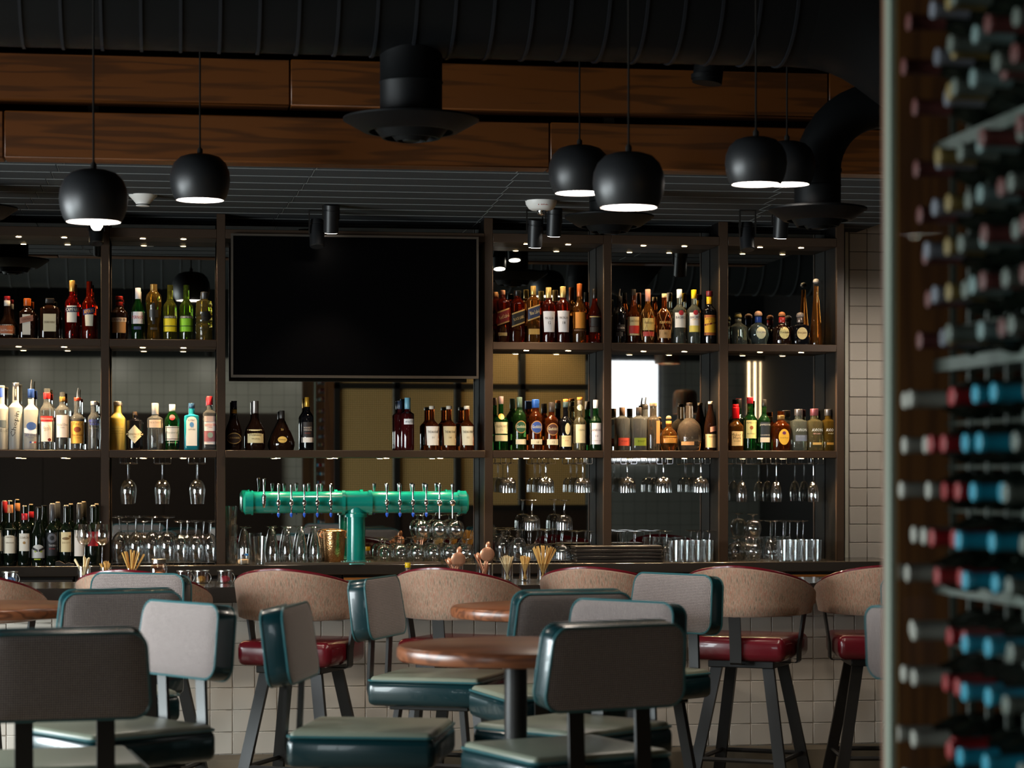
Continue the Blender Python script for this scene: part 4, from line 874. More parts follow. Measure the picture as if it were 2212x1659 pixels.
 ('whisky_bottle', 'amber three-sided whisky bottle with blue cap and blue shield label', 1157, 29, 863, 886, 902, 15, DAMB, D(caps=((863, 881, 16, '2c58a4'),), labels=((909, 937, 25, 'a87840', 1, 'o'), (911, 935, 23, '28488c', 1, 'o'), (949, 960, 25, 'd8ccac', 1)), texts=(('Glenfiddich', 922, 6.5, 21, 'd8d2b0', 1), ('14', 955, 4, 5, '8a6a40', 2)))),
 ('whisky_bottle', 'amber three-sided whisky bottle with black cap and brown shield label', 1191.5, 29, 869, 894, 910, 12.5, DAMB, D(caps=((869, 890, 13, '302a26'),), labels=((914, 941, 25, 'a87840', 1, 'o'), (916, 939, 23, '4a2c24', 1, 'o'), (949, 961, 25, 'd8ccac', 1)), texts=(('Glenfiddich', 926.5, 6.5, 21, 'd8d2b0', 1), ('15', 955, 4, 5, '8a6a40', 2)))),
 ('whisky_bottle', 'dark whisky bottle with orange cap, oval and cream labels', 1222, 28, 862, 898, 913, 11.5, BKG, D(caps=((862, 868, 12, 'd8863c'), (868, 880, 12.5, '3a4a4c')), labels=((941, 965, 27, 'dcc896'), (914, 939, 11, 'd2c294', 2, 'o')), texts=(('LAGAVULIN', 946, 3, 20, 'a88a58'), ('XVI', 952, 4, 8, 'b86a50')))),
 ('whisky_bottle', 'golden whisky bottle with orange cap, hanging tag and beige label', 1252.5, 28, 858, 898, 913, 11, PALE, D(caps=((858, 864, 12, 'd8863c'), (865, 875, 11, '6a6258')), labels=((917, 957, 27, 'd6c8a0'),), texts=(('OBAN', 929, 5, 13, '6a6040', 1),), extra=seal(880.5, 6.5, 'd8ccaa', 0))),
 ('whisky_bottle', 'green whisky bottle with white capsule and white label numbered 10', 1287, 28, 864, 896, 912, 11, liquor('2f7a3c'), D(caps=((864, 882, 11.5, 'e2dede'),), labels=((914, 960, 26, 'e2dce0'),), texts=(('LAPHROAIG', 929, 5.5, 24, '3a3438'), ('10', 942, 5, 6, '4a4448'), ('10 YEARS OLD', 952, 2.4, 18, '7a7478')))),
 ('whiskey_bottle', 'clear flask whiskey bottle with orange-red strip label', 1344, 33, 880, 898, 905, 12, CLR, D(n=3, caps=((880, 897, 12.5, '6a5648'),), labels=((946, 963, 27, 'd4503a', 2),), texts=(('BULLEIT', 953, 3.6, 15, '6a2018', 3),))),
 ('whiskey_bottle', 'clear flask whiskey bottle with green strip label', 1380, 34, 880, 898, 905, 12, CLR, D(n=3, caps=((880, 897, 12.5, '3a3430'),), labels=((946, 963, 30, '7c8a20', 2),), texts=(('BULLEIT', 953, 3.6, 16, '3a4410', 3),))),
 ('whiskey_bottle', 'tall clear whiskey bottle with orange side label and cork', 1411, 29, 870, 898, 908, 15, liquor('f0dcc0', 0, 1.33), D(caps=((870, 878, 16, 'c8a880'),), labels=((909, 958, 10, 'dc9a58', 9),))),
 ('whiskey_bottle', 'round faceted whiskey bottle with horse stopper and orange label', 1444.5, 38, 909, 923, 935, 12, AMB, D(prof=[(14, None), (16, 970), (19, 958), (19.5, 945), (17, 935), (11, 927), (6.5, 922), (6, 909)], caps=((909, 922, 12.5, 'c88c48'),), labels=((942, 957, 37, 'd8943c'),), texts=(('Straight from the Barrel', 948, 3, 30, '6a4818'),), extra=stopper(903, 6, '8a7050'))),
 ('whiskey_bottle', 'broad clear whiskey decanter with black stopper and tan strip', 1489, 52, 876, 903, 925, 15, liquor('e8d0b8', 0, 1.33), D(prof=[(22, None), (25, 967), (26, 950), (26, 930), (22, 916), (14, 908), (8, 903), (7.5, 876)], caps=((870, 877, 13, '28201c'),), labels=((954, 962, 26, 'd89a60', -8),))),
 ('whiskey_bottle', 'dark tapering whiskey bottle with cream label and pale cork', 1535, 29, 868, 905, 930, 9, BRN, D(prof=[(14, None), (14.5, 967), (14.5, 935), (13.5, 920), (11, 905), (8, 893), (5.5, 882), (4.5, 868)], caps=((867, 873, 11, 'd8c0a0'),), labels=((938, 967, 27, 'e8c488', 1), (921, 932, 16, 'd8947a', 4, 's')), texts=(("Baker's", 943, 4, 16, '7a5a30', 1),))),
 ('whiskey_bottle', 'squat whiskey bottle with dripping red wax and cream label', 1589, 32, 873, 906, 922, 13, AMB, D(n=3.5, caps=((873, 880, 13.5, 'c0161c'), (880, 904, 16, 'c8141c')), labels=((932, 963, 31, 'ecc98c'),), texts=(("Maker's", 939, 6.5, 26, '6a5434'), ('Mark', 946, 6.5, 18, '6a5434'), ('WHISKY', 953, 3, 17, '8a7450')))),
 ('whiskey_bottle', 'green whiskey bottle with red cap and cream-yellow label', 1620, 29, 858, 893, 908, 12.5, GRN, D(caps=((858, 872, 14, 'a8242c'), (874, 890, 11, 'd8c070')), labels=((908, 947, 28, 'e4d488', 0),), texts=(('JAMESON', 914, 5, 25, '5a4a20'), ('IRISH WHISKEY', 937, 3, 18, '7a6a30')), extra=seal(924, 4, '9a5a28'))),
 ('whiskey_bottle', 'green whiskey bottle with black cap and dark label', 1650.5, 27, 863, 893, 910, 10, liquor('3c8a46'), D(caps=((863, 878, 10.5, '24221e'), (880, 892, 9.5, 'd0b068')), labels=((912, 956, 26, '1e262c'), (945, 955.5, 26.3, 'dccab0')), texts=(('JAMESON', 918, 5, 23, 'd8d0c0'), ('CASKMATES', 940, 3, 21, 'c8c0b0')))),
 ('whisky_bottle', 'cut-glass amber whisky flask with black cap and yellow arched label', 1687, 40, 888, 906, 922, 15, DAMB, D(n=2.6, caps=((888, 897, 10, '14120f'), (897, 906, 16, '8a6a3a', .3)), labels=((927, 961, 24, 'dcaa34', 2, 'o'), (932, 939, 8, '6a2c58', 2, 'o')), texts=(('Crown Royal', 946, 4, 19, '6a4a18', 2),))),
 ('tequila_bottle', 'square clear tequila bottle with silver cap', 1725, 34, 884, 905, 911, 16, GTINT, D(n=4, caps=((884, 898, 18, '8c8480', .7),), texts=(('AVION', 929, 6.5, 24, 'e2e6e8', 2), ('SILVER', 943, 3, 18, '9098a8', 2)), labels=((940, 953, 26, '6c7484', 2),))),
 ('tequila_bottle', 'square pale gold tequila bottle with pink cap', 1759, 34, 883, 905, 911, 16, liquor('efe2a4', 0, 1.33), D(n=4, caps=((883, 898, 18, '9a5a60', .5),), texts=(('AVION', 929, 6.5, 24, 'e2e6e8', 2), ('REPOSADO', 937, 3, 18, 'd8a8a0', 2)), labels=((956, 961, 20, 'c8a058', 2),))),
 ('tequila_bottle', 'square deep gold tequila bottle with grey cap against the end post', 1789, 30, 884, 905, 911, 15, liquor('e6b850', 0, 1.33), D(n=4, caps=((884, 898, 16, '7c7674', .7),), texts=(('AVION', 929, 6.5, 22, 'e2e6e8', 2), ('ANEJO', 937, 3, 14, 'd8c8a0', 2)), labels=((956, 961, 18, 'b08030', 2),))),
]
for rows, zb, g in ((TOP, Z1, G1), (LOW, Z2, G2)):
    for nm, ds, px, W, yt, yn, ysh, nw, gm, kw in rows:
        ds = ds if 'shelf' in ds or 'bay' in ds else ds+' on lower shelf'
        bottle(nm, ds, zb, Y1+(.02 if W > 45 else 0), px, W, yt, yn, ysh, nw, gm, group=g, **kw)
# partly hidden second bottles
for nm, ds, zb, px, W, yt, yn, ysh, nw, gm, kw in (
    ('whisky_bottle', 'red label whisky bottle partly cut off by the post on upper shelf', Z1, 1070.5, 26, 631, 645, 656, 10, RAMB, D(n=5, caps=((631, 641, 11, 'b08058', .4),), labels=((676, 700, 24, '7a1a1e', 0, 's3'),))),
    ('liqueur_bottle', 'slim dark ribbed bottle behind the pale blue capped one on lower shelf', Z2, 864.5, 26, 866, 890, 897, 12, DRED, D(caps=((866, 884, 12, '28344a'),))),
    ('whiskey_bottle', 'dark whiskey bottle with black cap behind the red wax bottle on lower shelf', Z2, 1597, 26, 862, 892, 908, 10, DGRN, D(caps=((862, 882, 10.5, '15130f'),))),
    ('whiskey_bottle', 'clear whiskey bottle with pourer behind the green strip label on lower shelf', Z2, 1394, 26, 876, 898, 908, 12, CLR, D(pour=(858, 877), caps=((875, 884, 12.5, '2a2622'),)))):
    bottle(nm, ds, zb, YM-.055, px, W, yt, yn, ysh, nw, gm, group='second-row bottles', **kw)
# wine bottles on the counter
def owl(b, P, s, zz):
    sheet(P, -14*s, 13*s, zz(1205), zz(1176), .001, 8, 8, arch).build('paper_label', paint('c9c6c0'), b)
    for sg in (-1, 1): sheet(P, (sg*6-2.6)*s, (sg*6+2.6)*s, zz(1193), zz(1188), .0016, 6, 6, oval).build('paper_label', paint('9aa83a'), b)
    for sg in (-1, 1): sheet(P, (sg*7-6)*s, (sg*7+6)*s, zz(1189), zz(1184), .0018, 6, 2, slant(sg*.5)).build('paper_label', paint('2a2826'), b)
    sheet(P, -9*s, 5*s, zz(1209), zz(1206.5), .001, 6, 1).build('paper_label', paint('a8b428'), b)
YW = YCF+.12
def duck(b, P, s, zz):
    sheet(P, -8*s, 8*s, zz(1166), zz(1160), .0016, 8, 6, oval).build('paper_label', paint('8a6a40'), b)
    sheet(P, 6*s, 11*s, zz(1161), zz(1156), .0016, 6, 6, oval).build('paper_label', paint('8a6a40'), b)
WN = [(-7, 1086, 'wine bottle with long red capsule and cream label, beside the orange-capsuled one on counter', 'b03038', ((1145, 1190, 26, 'e0d0b4'),), (), None, (1086, 1112)),
      (22, 1083, 'wine bottle with orange capsule and tall cream label on counter', 'cf8a5a', ((1142, 1195, 26, 'ece2cc'),), (('CHATEAU', 1160, 3, 18, '7a6a58'), ('VINTAGE', 1172, 3, 18, '8a7a68')), None, (1090, 1108)),
      (53, 1094, 'wine bottle with red capsule and short white label on counter', 'c02c38', ((1152, 1190, 28, 'e8e0d0'),), (('COACH', 1161, 5, 18, '8a7458'),), seal(1172, 3, 'b08850'), (1109, 1123)),
      (83.5, 1095, 'champagne-shaped dark bottle with owl face label on counter', '14120f', (), (), owl, (1095, 1098)),
      (113, 1089, 'wine bottle with grey capsule and black label with grey ring on counter', '4a4a4e', ((1150, 1200, 26, '16161a'), (1152, 1172, 20, '5a5a60', 0, 'o'), (1157, 1167, 10, '16161a', 0, 'o')), (('TAKEN', 1178, 4, 14, 'c8c4c0'), ('RED WINE', 1185, 3, 12, 'a04040')), None, (1089, 1125)),
      (143, 1093, 'wine bottle with duck drawing on cream label on counter', '1a1a18', ((1149, 1192, 27, 'ecd6a4'),), (('DECOY', 1172, 4, 16, '9a7a48'),), duck, (1093, 1097)),
      (172, 1088, 'wine bottle with white pictorial label behind wine glass on counter', '3a3630', ((1145, 1201, 28, 'eee0d2'),), (('RED BLEND', 1160, 3, 16, 'a88a70'),), None, (1088, 1122)),
      (201, 1093, 'wine bottle with red label behind wine glass on counter', '1c1a18', ((1148, 1179, 28, 'b4202c'),), (('VINO', 1160, 5, 15, 'e0b0a0'),), None, (1093, 1097))]
for px, yt, ds, cc, lb, tx, ex, cp in WN:
    big = 'champagne' in ds
    kw = D(prof=[(14, None), (15, 1209), (15, 1165), (13, 1150), (8, 1135), (5.5, 1115), (5, yt)]) if big else {}
    bottle('wine_bottle', ds, ZK, YW, px, 28.5, yt, 1128, 1146, 11.5, DGRN, caps=((cp[0], cp[1], 12.4, cc),)+(((yt-2, yt+2, 9, 'd8c0a0'),) if cp[0] > yt+1 or not big else ()), labels=lb, texts=tx, extra=ex, group='wine bottles on the counter', cat='wine bottle', **kw)
# bottle with a yellow cap standing behind the bar
bottle('speed_rail_bottle', 'yellow-capped bottle standing in the speed rail below the ball-shaped taps', 0.9502, 11.84, 881, 24, 1215, 1232, 1245, 12, CLR, caps=((1215, 1226, 12.5, 'e0b818'),))
# ================================================================== GLASSWARE
def shell(prof, th=.0014):                        # open vessel wall from an outer profile
    inner = [(max(r-th, .0008), z) for r, z in reversed(prof)]
    inner[-1] = (.0008, prof[0][1]+th*2)
    return prof+inner
def make_stem(name, cat, foot_r, stem_r, zs, bowl, ribs=0, ra=0.0, rings=False):
    g = thing(name, 'x', cat)
    MB().lathe([(foot_r*.97, 0), (foot_r, .0015), (foot_r*.6, .004), (stem_r*1.6, .008), (stem_r*1.1, .012)], 28).build('foot', GLASS, g)
    st_ = [(stem_r*1.1, .012), (stem_r*.9, .02), (stem_r*.85, zs*.6), (stem_r*1.05, zs*.93), (stem_r*1.6, zs)]
    if rings: st_ = [(stem_r*1.1, .012), (stem_r*1.9, .018), (stem_r, .024), (stem_r*1.9, .03), (stem_r*1.2, zs)]
    MB().lathe(st_, 14, cap0=False, cap1=False).build('stem', GLASS, g)
    MB().lathe(shell([(stem_r*1.4, zs)]+[(r, zs+z) for r, z in bowl]), 32 if not ribs else 48, cap0=True, cap1=False, ribs=ribs, ramp_=ra).build('bowl', GLASS, g)
    g['ht'] = zs+bowl[-1][1]; return g
BOWL = lambda r, h, k=.78: [(r*.45, h*.03), (r*.72, h*.12), (r*.92, h*.26), (r, h*.42), (r*.97, h*.6), (r*.88, h*.82), (r*k, h)]
KIND = {
 'wine': make_stem('wine_glass', 'wine glass', .043, .0042, .088, BOWL(.047, .162)),
 'small': make_stem('wine_glass', 'wine glass', .04, .004, .075, BOWL(.043, .15)),
 'hang': make_stem('wine_glass', 'wine glass', .036, .0038, .095, BOWL(.0435, .135, .82)),
 'clear': make_stem('wine_glass', 'wine glass', .038, .0035, .11, BOWL(.042, .115, .8)),
 'pils': make_stem('beer_glass', 'beer glass', .036, .007, .018, [(.014, .004), (.02, .03), (.03, .08), (.0345, .12), (.034, .155), (.029, .182)]),
 'snif': make_stem('snifter', 'snifter', .036, .0055, .03, [(.03, .006), (.042, .022), (.0475, .045), (.046, .068), (.039, .09), (.034, .102)]),
 'gob': make_stem('cut_goblet', 'goblet', .036, .0055, .085, [(.03, .004), (.042, .02), (.0455, .045), (.046, .085)], 24, .025),
 'flute': make_stem('champagne_flute', 'champagne flute', .033, .0036, .105, [(.018, .01), (.028, .04), (.032, .075), (.031, .1), (.029, .12)]),
 'caraf': make_stem('footed_beer_glass', 'beer glass', .044, .008, .045, [(.03, .006), (.044, .03), (.046, .06), (.04, .11), (.037, .13)], rings=True),
}
USED = set()
def place(kind, px, Y, z, lab, group, up=False, hang=False, rz=0):
    g = KIND[kind]; x = PX(px, Y); ht = g['ht']
    loc = (x, Y, z) if up else ((x, Y, z) if hang else (x, Y, z+ht))
    rot = (0, 0, rz) if up else (PI, 0, rz)
    if kind not in USED: USED.add(kind); c = g; c.location = loc; c.rotation_euler = rot
    else: c = dup(g, loc, rot)
    c['label'] = lab; c['group'] = group
    return c
YG = YF+.075
# dark grid trays the glasses stand on
def tray(p0, p1, lab, Y0=YF-.02, Y1=YM-.02):
    a, b_ = PX(p0, Y0), PX(p1, Y0); t = thing('bar_mat', lab, 'bar mat', ((a+b_)/2, Y0, ZK)); L = (b_-a)/2
    MB().box(-L, L, 0, Y1-Y0, .006, .009).build('mat_sheet', BLK, t)
    k = int(2*L/.03)
    for i in range(k): MB().box(-L+.005+i*.03, -L+.01+i*.03, 0, Y1-Y0, 0, .006).build('mat_rib', BLK, t)
    return ZK+.009
zt1 = tray(240, 465, 'black ribbed bar mat under the upturned wine glasses')
for px in (258, 293, 328, 361): place('wine', px, YG, zt1, 'upturned tall wine glass on the black mat under the gin bottles', 'tall upturned wine glasses')
for px in (391, 424, 455): place('small', px, YG-.01, zt1, 'upturned shorter wine glass on the black mat beside the post', 'short upturned wine glasses')
for px in (275, 310, 345, 405, 440): place('small', px, YG+.1, zt1, 'upturned wine glass in the back row on the black mat', 'back row of upturned wine glasses')
for px in (182.5, 220.5): place('clear', px, YCF+.035, ZK, 'upright clean wine glass standing in front of wine bottles', 'two upright wine glasses', up=True)
# hanging racks and glasses
ZH = Z2-ST-.034
def rack(px, lab, group):
    x = PX(px, YF+.02); t = thing('glass_rack', lab, 'glass rack', (x, YF+.02, ZH), 0, group); w_ = .046
    for s in (-1, 1):
        MB().tube([(s*w_, 0, .034), (s*w_, 0, .004), (s*w_*.9, 0, 0), (s*.012, 0, 0), (s*.011, .003, .003), (s*.011, .2, .003)], .0022, 6).build('rail', CHROME, t)
        MB().tube([(s*w_*.35, 0, .034), (s*w_*.35, 0, .0)], .0018, 6).build('strut', CHROME, t)
        MB().tube([(s*w_, .2, .034), (s*w_, .2, .003), (s*.012, .2, .003)], .0022, 6).build('rail_end', CHROME, t)
for px in (276, 350.5, 426.5):
    rack(px, 'chrome hanging glass rack under the gin shelf', 'glass racks under gin shelf'); place('hang', px, YF+.09, ZH+.0075, 'wine glass hanging upside down under the gin bottles', 'hanging wine glasses', hang=True)
for pxs, lb in (((1100, 1182, 1262), 'the scotch shelf'), ((1358, 1436, 1517), 'the bourbon shelf')):
    for px in pxs:
        rack(px, 'chrome hanging glass rack under '+lb, 'glass racks under '+lb)
        for dy in (.05, .15): place('gob', px-3, YF+dy, ZH+.0075, 'cut-glass goblet hanging upside down under '+lb, 'hanging goblets under '+lb, hang=True)
for px in (1607, 1682, 1762):
    rack(px, 'chrome hanging glass rack under the tequila bottles', 'glass racks under tequila')
    for dy in (.05, .15): place('flute', px-5, YF+dy, ZH+.0075, 'slim flute hanging upside down under the tequila bottles', 'hanging flutes', hang=True)
# middle bay
for px in (529, 589, 620.5, 651, 681): place('pils', px, YG+.03, ZK, 'upturned footed beer glass beside the stacked tumblers under the taps', 'upturned beer glasses')
for px in (831, 866.5, 902, 938, 973, 1008): place('snif', px, YG+.02, ZK, 'upturned snifter in the bottom row by the tap column', 'bottom row snifters')
for px in (914, 950, 985): place('snif', px, YG+.02, ZK+.1335, 'upturned snifter stacked on the snifters by the tap column', 'stacked snifters')
def tumbler(name, lab, cat, px, Y, z, r0, r1, h, ribs=0, ra=0.0, group=None, n=24):
    g = thing(name, lab, cat, (PX(px, Y), Y, z), 0, group)
    MB().lathe(shell([(r0*.9, 0), (r0, .003), (r0+(r1-r0)*.5, h*.5), (r1, h)], .0018), n if not ribs else 48, cap1=False, ribs=ribs, ramp_=ra).build('glass_wall', GLASS, g)
    MB().lathe([(r0*.88, .002), (r0*.9, .008), (r0*.8, .011)], 20).build('glass_base', GLASS, g)
    return g
for k in range(3): tumbler('stacked_tumbler', 'tall ribbed tumbler in the stack beside the tap tower', 'tumbler', 500, YG+.02, ZK+k*.1, .026, .034, .115, 12, .03, 'stacked tall tumblers')
tumbler('pint_glass', 'upright shaped beer glass in front of the upturned ones', 'beer glass', 561, YCF+.06, ZK, .026, .038, .155)
j = tumbler('tip_jar', 'small glass jar of pale corks with blue scrap by the taps', 'jar', 526, YCF+.06, ZK, .034, .034, .09)
MB().rbox(-.028, .028, -.028, .028, .004, .03, .008, 2).build('contents', paint('c9ae8a', .8), j); MB().rbox(.004, .026, -.03, -.02, .05, .062, .003, 1).build('paper_scrap', paint('2a80c8'), j)
# right bays
zt2 = tray(1070, 1236, 'black ribbed bar mat under the upturned goblets')
for px in (1086, 1119): place('caraf', px, YG-.02, zt2, 'upturned footed beer glass with ringed stem on the mat', 'ringed stem beer glasses')
for px, dy in ((1146, 0), (1181, 0), (1215, 0), (1141, .09), (1178, .09), (1212, .09), (1246, .09), (1276, .09)): place('gob', px, YG+dy, zt2 if px < 1235 else ZK, 'upturned cut-glass goblet standing under the scotch shelf', 'upturned goblets under scotch')
for px in (1149, 1219): place('gob', px, YG, zt2+.1705, 'cut-glass goblet stacked upside down on other goblets', 'stacked goblets')
for px, dy in ((1334, .08), (1369, .08), (1404, .08), (1440, .08), (1340, .0), (1372, .0), (1506, .09), (1532, .09)): place('gob', px, YG+dy, ZK, 'upturned cut-glass goblet standing under the bourbon shelf', 'upturned goblets under bourbon')
for px, dy in ((1588, 0), (1628, 0), (1612, .1)): place('snif', px, YG+dy, ZK, 'upturned snifter under the tequila bottles', 'snifters under tequila')
place('snif', 1627, YG, ZK+.1335, 'upturned snifter stacked on others under the tequila bottles', 'top snifter')
for px, dy in ((1664, .05), (1692, .05), (1722, .05), (1675, .12), (1706, .12), (1735, .12)): place('flute', px, YG+dy, ZK, 'upturned flute standing behind the ribbed tumblers', 'standing flutes')
for base, lb in ((1456, 'under the bourbon shelf'), (1690, 'beside the end post')):
    for row in range(2):
        for i in range(4 if row == 0 else 3):
            tumbler('rocks_glass', 'ribbed rocks glass in the cluster '+lb, 'rocks glass', base+i*24+row*12, YCF+.06+row*.075, ZK, .031, .0345, .122, 16, .02, 'rocks glasses '+lb)
st_ = None
a, b_ = PX(1241, YCF+.1), PX(1428, YCF+.1)
for k in range(5):
    m = MB().rbox(-(b_-a)/2, (b_-a)/2, 0, .16, 0, .017, .003, 1)
    m.build('slatted_tray', mat('dark_tray', '241f1b', .35), None, label='dark flat tray in the stack between goblets and ribbed glasses', cat='tray', group='stacked dark trays', loc=((a+b_)/2+random.uniform(-.006, .006), YCF+.06+random.uniform(0, .006), ZK+k*.019+.0005))

# ================================================================== TAP TOWER
YTP = 12.775; sT = MP(770, YTP); xt = PX(769, YTP); zt_c = PZ(769, 1086, YTP)-ZK
tw = thing('tap_tower', 'teal enamelled T-shaped beer tap tower with chrome taps', 'tap tower', (xt, YTP, ZK))
def hx(px): return PX(px, YTP)-xt
rp = .0575
MB().tube([(hx(542), 0, zt_c), (hx(992), 0, zt_c)], rp, 40).build('crossbar', TEAL_PIPE, tw)
for p0, p1 in ((525, 545), (990, 1011)):
    s = -1 if p0 < 700 else 1; a, b_ = hx(p0), hx(p1)
    e = MB().tube([(a, 0, zt_c), (a+.012 if s < 0 else a, 0, zt_c), (b_, 0, zt_c)] if s < 0 else [(a, 0, zt_c), (b_-.012, 0, zt_c), (b_, 0, zt_c)], [rp*.8, rp*1.13, rp*1.13] if s < 0 else [rp*1.13, rp*1.13, rp*.8], 12).build('end_cap', TEAL_PIPE, tw)
    MB().tube([(b_-.006 if s < 0 else a-.002, 0, zt_c), (b_+.004 if s < 0 else a+.008, 0, zt_c)], rp*1.19, 36).build('cap_ring', TEAL_PIPE, e)
te = MB().tube([(hx(742), 0, zt_c), (hx(799), 0, zt_c)], rp*1.06, 40).build('tee', TEAL_PIPE, tw)
for p0, p1 in ((738, 745), (796, 803)): MB().tube([(hx(p0), 0, zt_c), (hx(p1), 0, zt_c)], rp*1.2, 40).build('tee_ring', TEAL_PIPE, te)
MB().lathe([(.052, .012), (.052, zt_c-.08), (.062, zt_c-.079), (.062, zt_c-.06), (.055, zt_c-.055), (.056, zt_c-.02)], 36).build('column', TEAL_PIPE, tw)
MB().lathe([(.1, 0), (.1, .006), (.09, .009), (.058, .011), (.056, .02), (.05, .022)], 40).build('base_flange', mat('teal_steel', '5aa39a', .2, .6), tw)
for k in range(6):
    q = PI/3*k+.3; MB().lathe([(.006, .008), (.006, .016), (.003, .018)], 10, org=(.084*math.cos(q), .084*math.sin(q), 0)).build('bolt', CHROME, tw)
body = MB(); body.tube([(0, -rp+.004, 0), (0, -rp-.028, 0)], .0095, 14); body.lathe([(.004, -.015), (.011, -.012), (.0145, 0), (.011, .012), (.006, .018)], 16, org=(0, -rp-.032, 0))
mbody = body.mesh('tap', CHROME)
mhand = MB().lathe([(.005, .016), (.0065, .022), (.005, .03), (.0052, .045), (.009, .085), (.0105, .098), (.009, .104), (.003, .107)], 14, org=(0, -rp-.032, 0)).mesh('tap_handle', CHROME)
mspout = MB().tube([(0, -rp-.032, -.012), (0, -rp-.04, -.03), (0, -rp-.043, -.06)], .0055, 10).mesh('spout', CHROME)
mcapb = MB().lathe([(.002, -.078), (.008, -.068), (.009, -.058), (.006, -.054)], 12, org=(0, -rp-.043, 0)).mesh('spout_cap', paint('2a62d8', .35))
mball = MB().lathe([(.003, -.02), (.013, -.016), (.019, -.004), (.017, .008), (.009, .016)], 18, org=(0, -rp-.034, 0)).mesh('tap', CHROME)
mlong = MB().tube([(0, -rp-.036, -.015), (0, -rp-.036, -.085)], .0045, 10).mesh('spout', CHROME)
for i, px in enumerate((569, 600, 627.5, 655.5, 683.5, 712.5, 832.5, 860.5, 888.5, 917, 945.5, 973.5)):
    special = i == 0; ball = i >= 10
    t = obj('tap', mball if ball else mbody, tw); t.location = (hx(px), 0, zt_c+(.03 if special else 0))
    h = obj('tap_handle', mhand, t); h.location = (0, 0, 0)
    if special: MB().lathe([(.006, -.055), (.009, -.045), (.012, -.03), (.012, .01), (.008, .014)], 14, org=(0, -rp-.032, 0)).build('tap_body', CHROME, t)
    else: obj('spout', mlong if ball else mspout, t)
    if not special and not ball: obj('spout_cap', mcapb, t)
# drip tray, ice bucket
a, b_ = PX(572, YCF+.02), PX(952, YCF+.02)
t = thing('drip_tray', 'long brushed steel drip tray under the taps', 'drip tray', ((a+b_)/2, YCF+.02, ZK)); L = (b_-a)/2
t.location.y = YCF+.005
MB().box(-L, L, 0, .022, 0, .012).build('tray_lip', STEEL, t)
MB().box(-L, L, .022, .03, 0, .009).build('tray_pan', STEEL, t)
HAM = noise_mat('hammered_copper', [(.3, 'b98a5a'), (.7, 'dcae7c')], (1, 1, 1), 140, 1, .22, .8, metal=1.0)
t = thing('ice_bucket', 'hammered copper ice bucket behind the tap column', 'ice bucket', (PX(722, YG+.06), YG+.06, ZK))
MB().lathe([(.05, 0), (.053, .004), (.062, .1), (.066, .175), (.069, .178), (.066, .182), (.06, .178), (.05, .01)], 36, cap1=False).build('bucket', HAM, t)
for s in (-1, 1): MB().tube([(s*(.066+.014*math.sin(q)), 0, .155+.016*math.cos(q)) for q in [i*PI/6 for i in range(7)]], .004, 8).build('handle', COPPER, t)

# ================================================================== THINGS ON THE BAR TOP
YBR, ZB = 11.56, 1.0705
def jar(name, lab, px, r, h, Y=YBR, steelrim=False, group=None):
    g = tumbler(name, lab, 'jar', px, Y, ZB, r, r, h, group=group)
    if steelrim:
        MB().lathe([(r+.001, h-.006), (r+.002, h-.005), (r+.002, h), (r-.001, h)], 28, cap0=False, cap1=False).build('steel_rim', STEEL, g)
        MB().tube([(r*.95+.012*math.sin(q), -.01, h-.012-.05*q/PI) for q in [i*PI/8 for i in range(9)]], .0014, 6).build('wire_clasp', STEEL, g)
    return g
def sticks(px, r, zt0, nst, rad, length, spread, mt, lab, group, name='stirrer', Y=YBR):
    me = MB().lathe([(rad, 0), (rad, length-.002), (rad*.6, length)], 6).mesh(name, mt)
    x0 = PX(px, Y)
    for i in range(nst):
        a = 2*PI*i/nst+random.uniform(-.25, .25); k = random.uniform(.35, 1.0) if i % 3 else random.uniform(0, .4)
        top = Vector((math.cos(a)*spread*1.7*k, math.sin(a)*spread*1.7*k*.8, 1)).normalized()
        base = Vector((-math.cos(a)*r*.45*k, -math.sin(a)*r*.45*k, .005))
        obj(name, me, None, lab, name.replace('_', ' '), group, None, (x0+base.x, Y+base.y, ZB+base.z+random.uniform(0, .008)), top.to_track_quat('Z', 'Y').to_euler())
STICK = paint('d8a85a', .6); STICK2 = paint('e6cfa0', .6)
jar('straw_jar', 'glass jar of pale paper straws by the upright wine glasses', 182, .034, .085)
sticks(182, .034, .1, 9, .0042, .125, .38, STICK2, 'pale paper straw in the jar by the wine bottles', 'pale paper straws', 'paper_straw')
jar('pick_jar', 'glass jar of cocktail picks beside the straw jar', 229, .03, .08)
sticks(229, .03, .1, 22, .0022, .1, .3, STICK, 'short wooden pick in the jar beside the straws', 'short wooden picks', 'cocktail_pick')
jar('stirrer_jar', 'glass jar of long wooden stirrers beside the mason jar', 284, .03, .075)
sticks(284, .03, .1, 24, .0025, .155, .42, STICK, 'long wooden stirrer in the jar beside the mason jar', 'long stirrers near the mason jar', 'wooden_stirrer')
g = thing('mason_jar', 'square mason jar with silver lid and dried orange', 'jar', (PX(343, YBR), YBR, ZB))
MB().lathe([(.036, 0), (.041, .006), (.042, .07), (.038, .088), (.034, .095), (.034, .105)], 32, n=3.2).build('jar_wall', GLASS, g)
MB().lathe([(.0365, .1), (.0365, .118), (.034, .12)], 28).build('lid', STEEL, g)
MB().lathe([(.026, .004), (.032, .012), (.033, .035), (.022, .052), (.008, .056)], 20).build('dried_orange', paint('d8761c', .6), g)
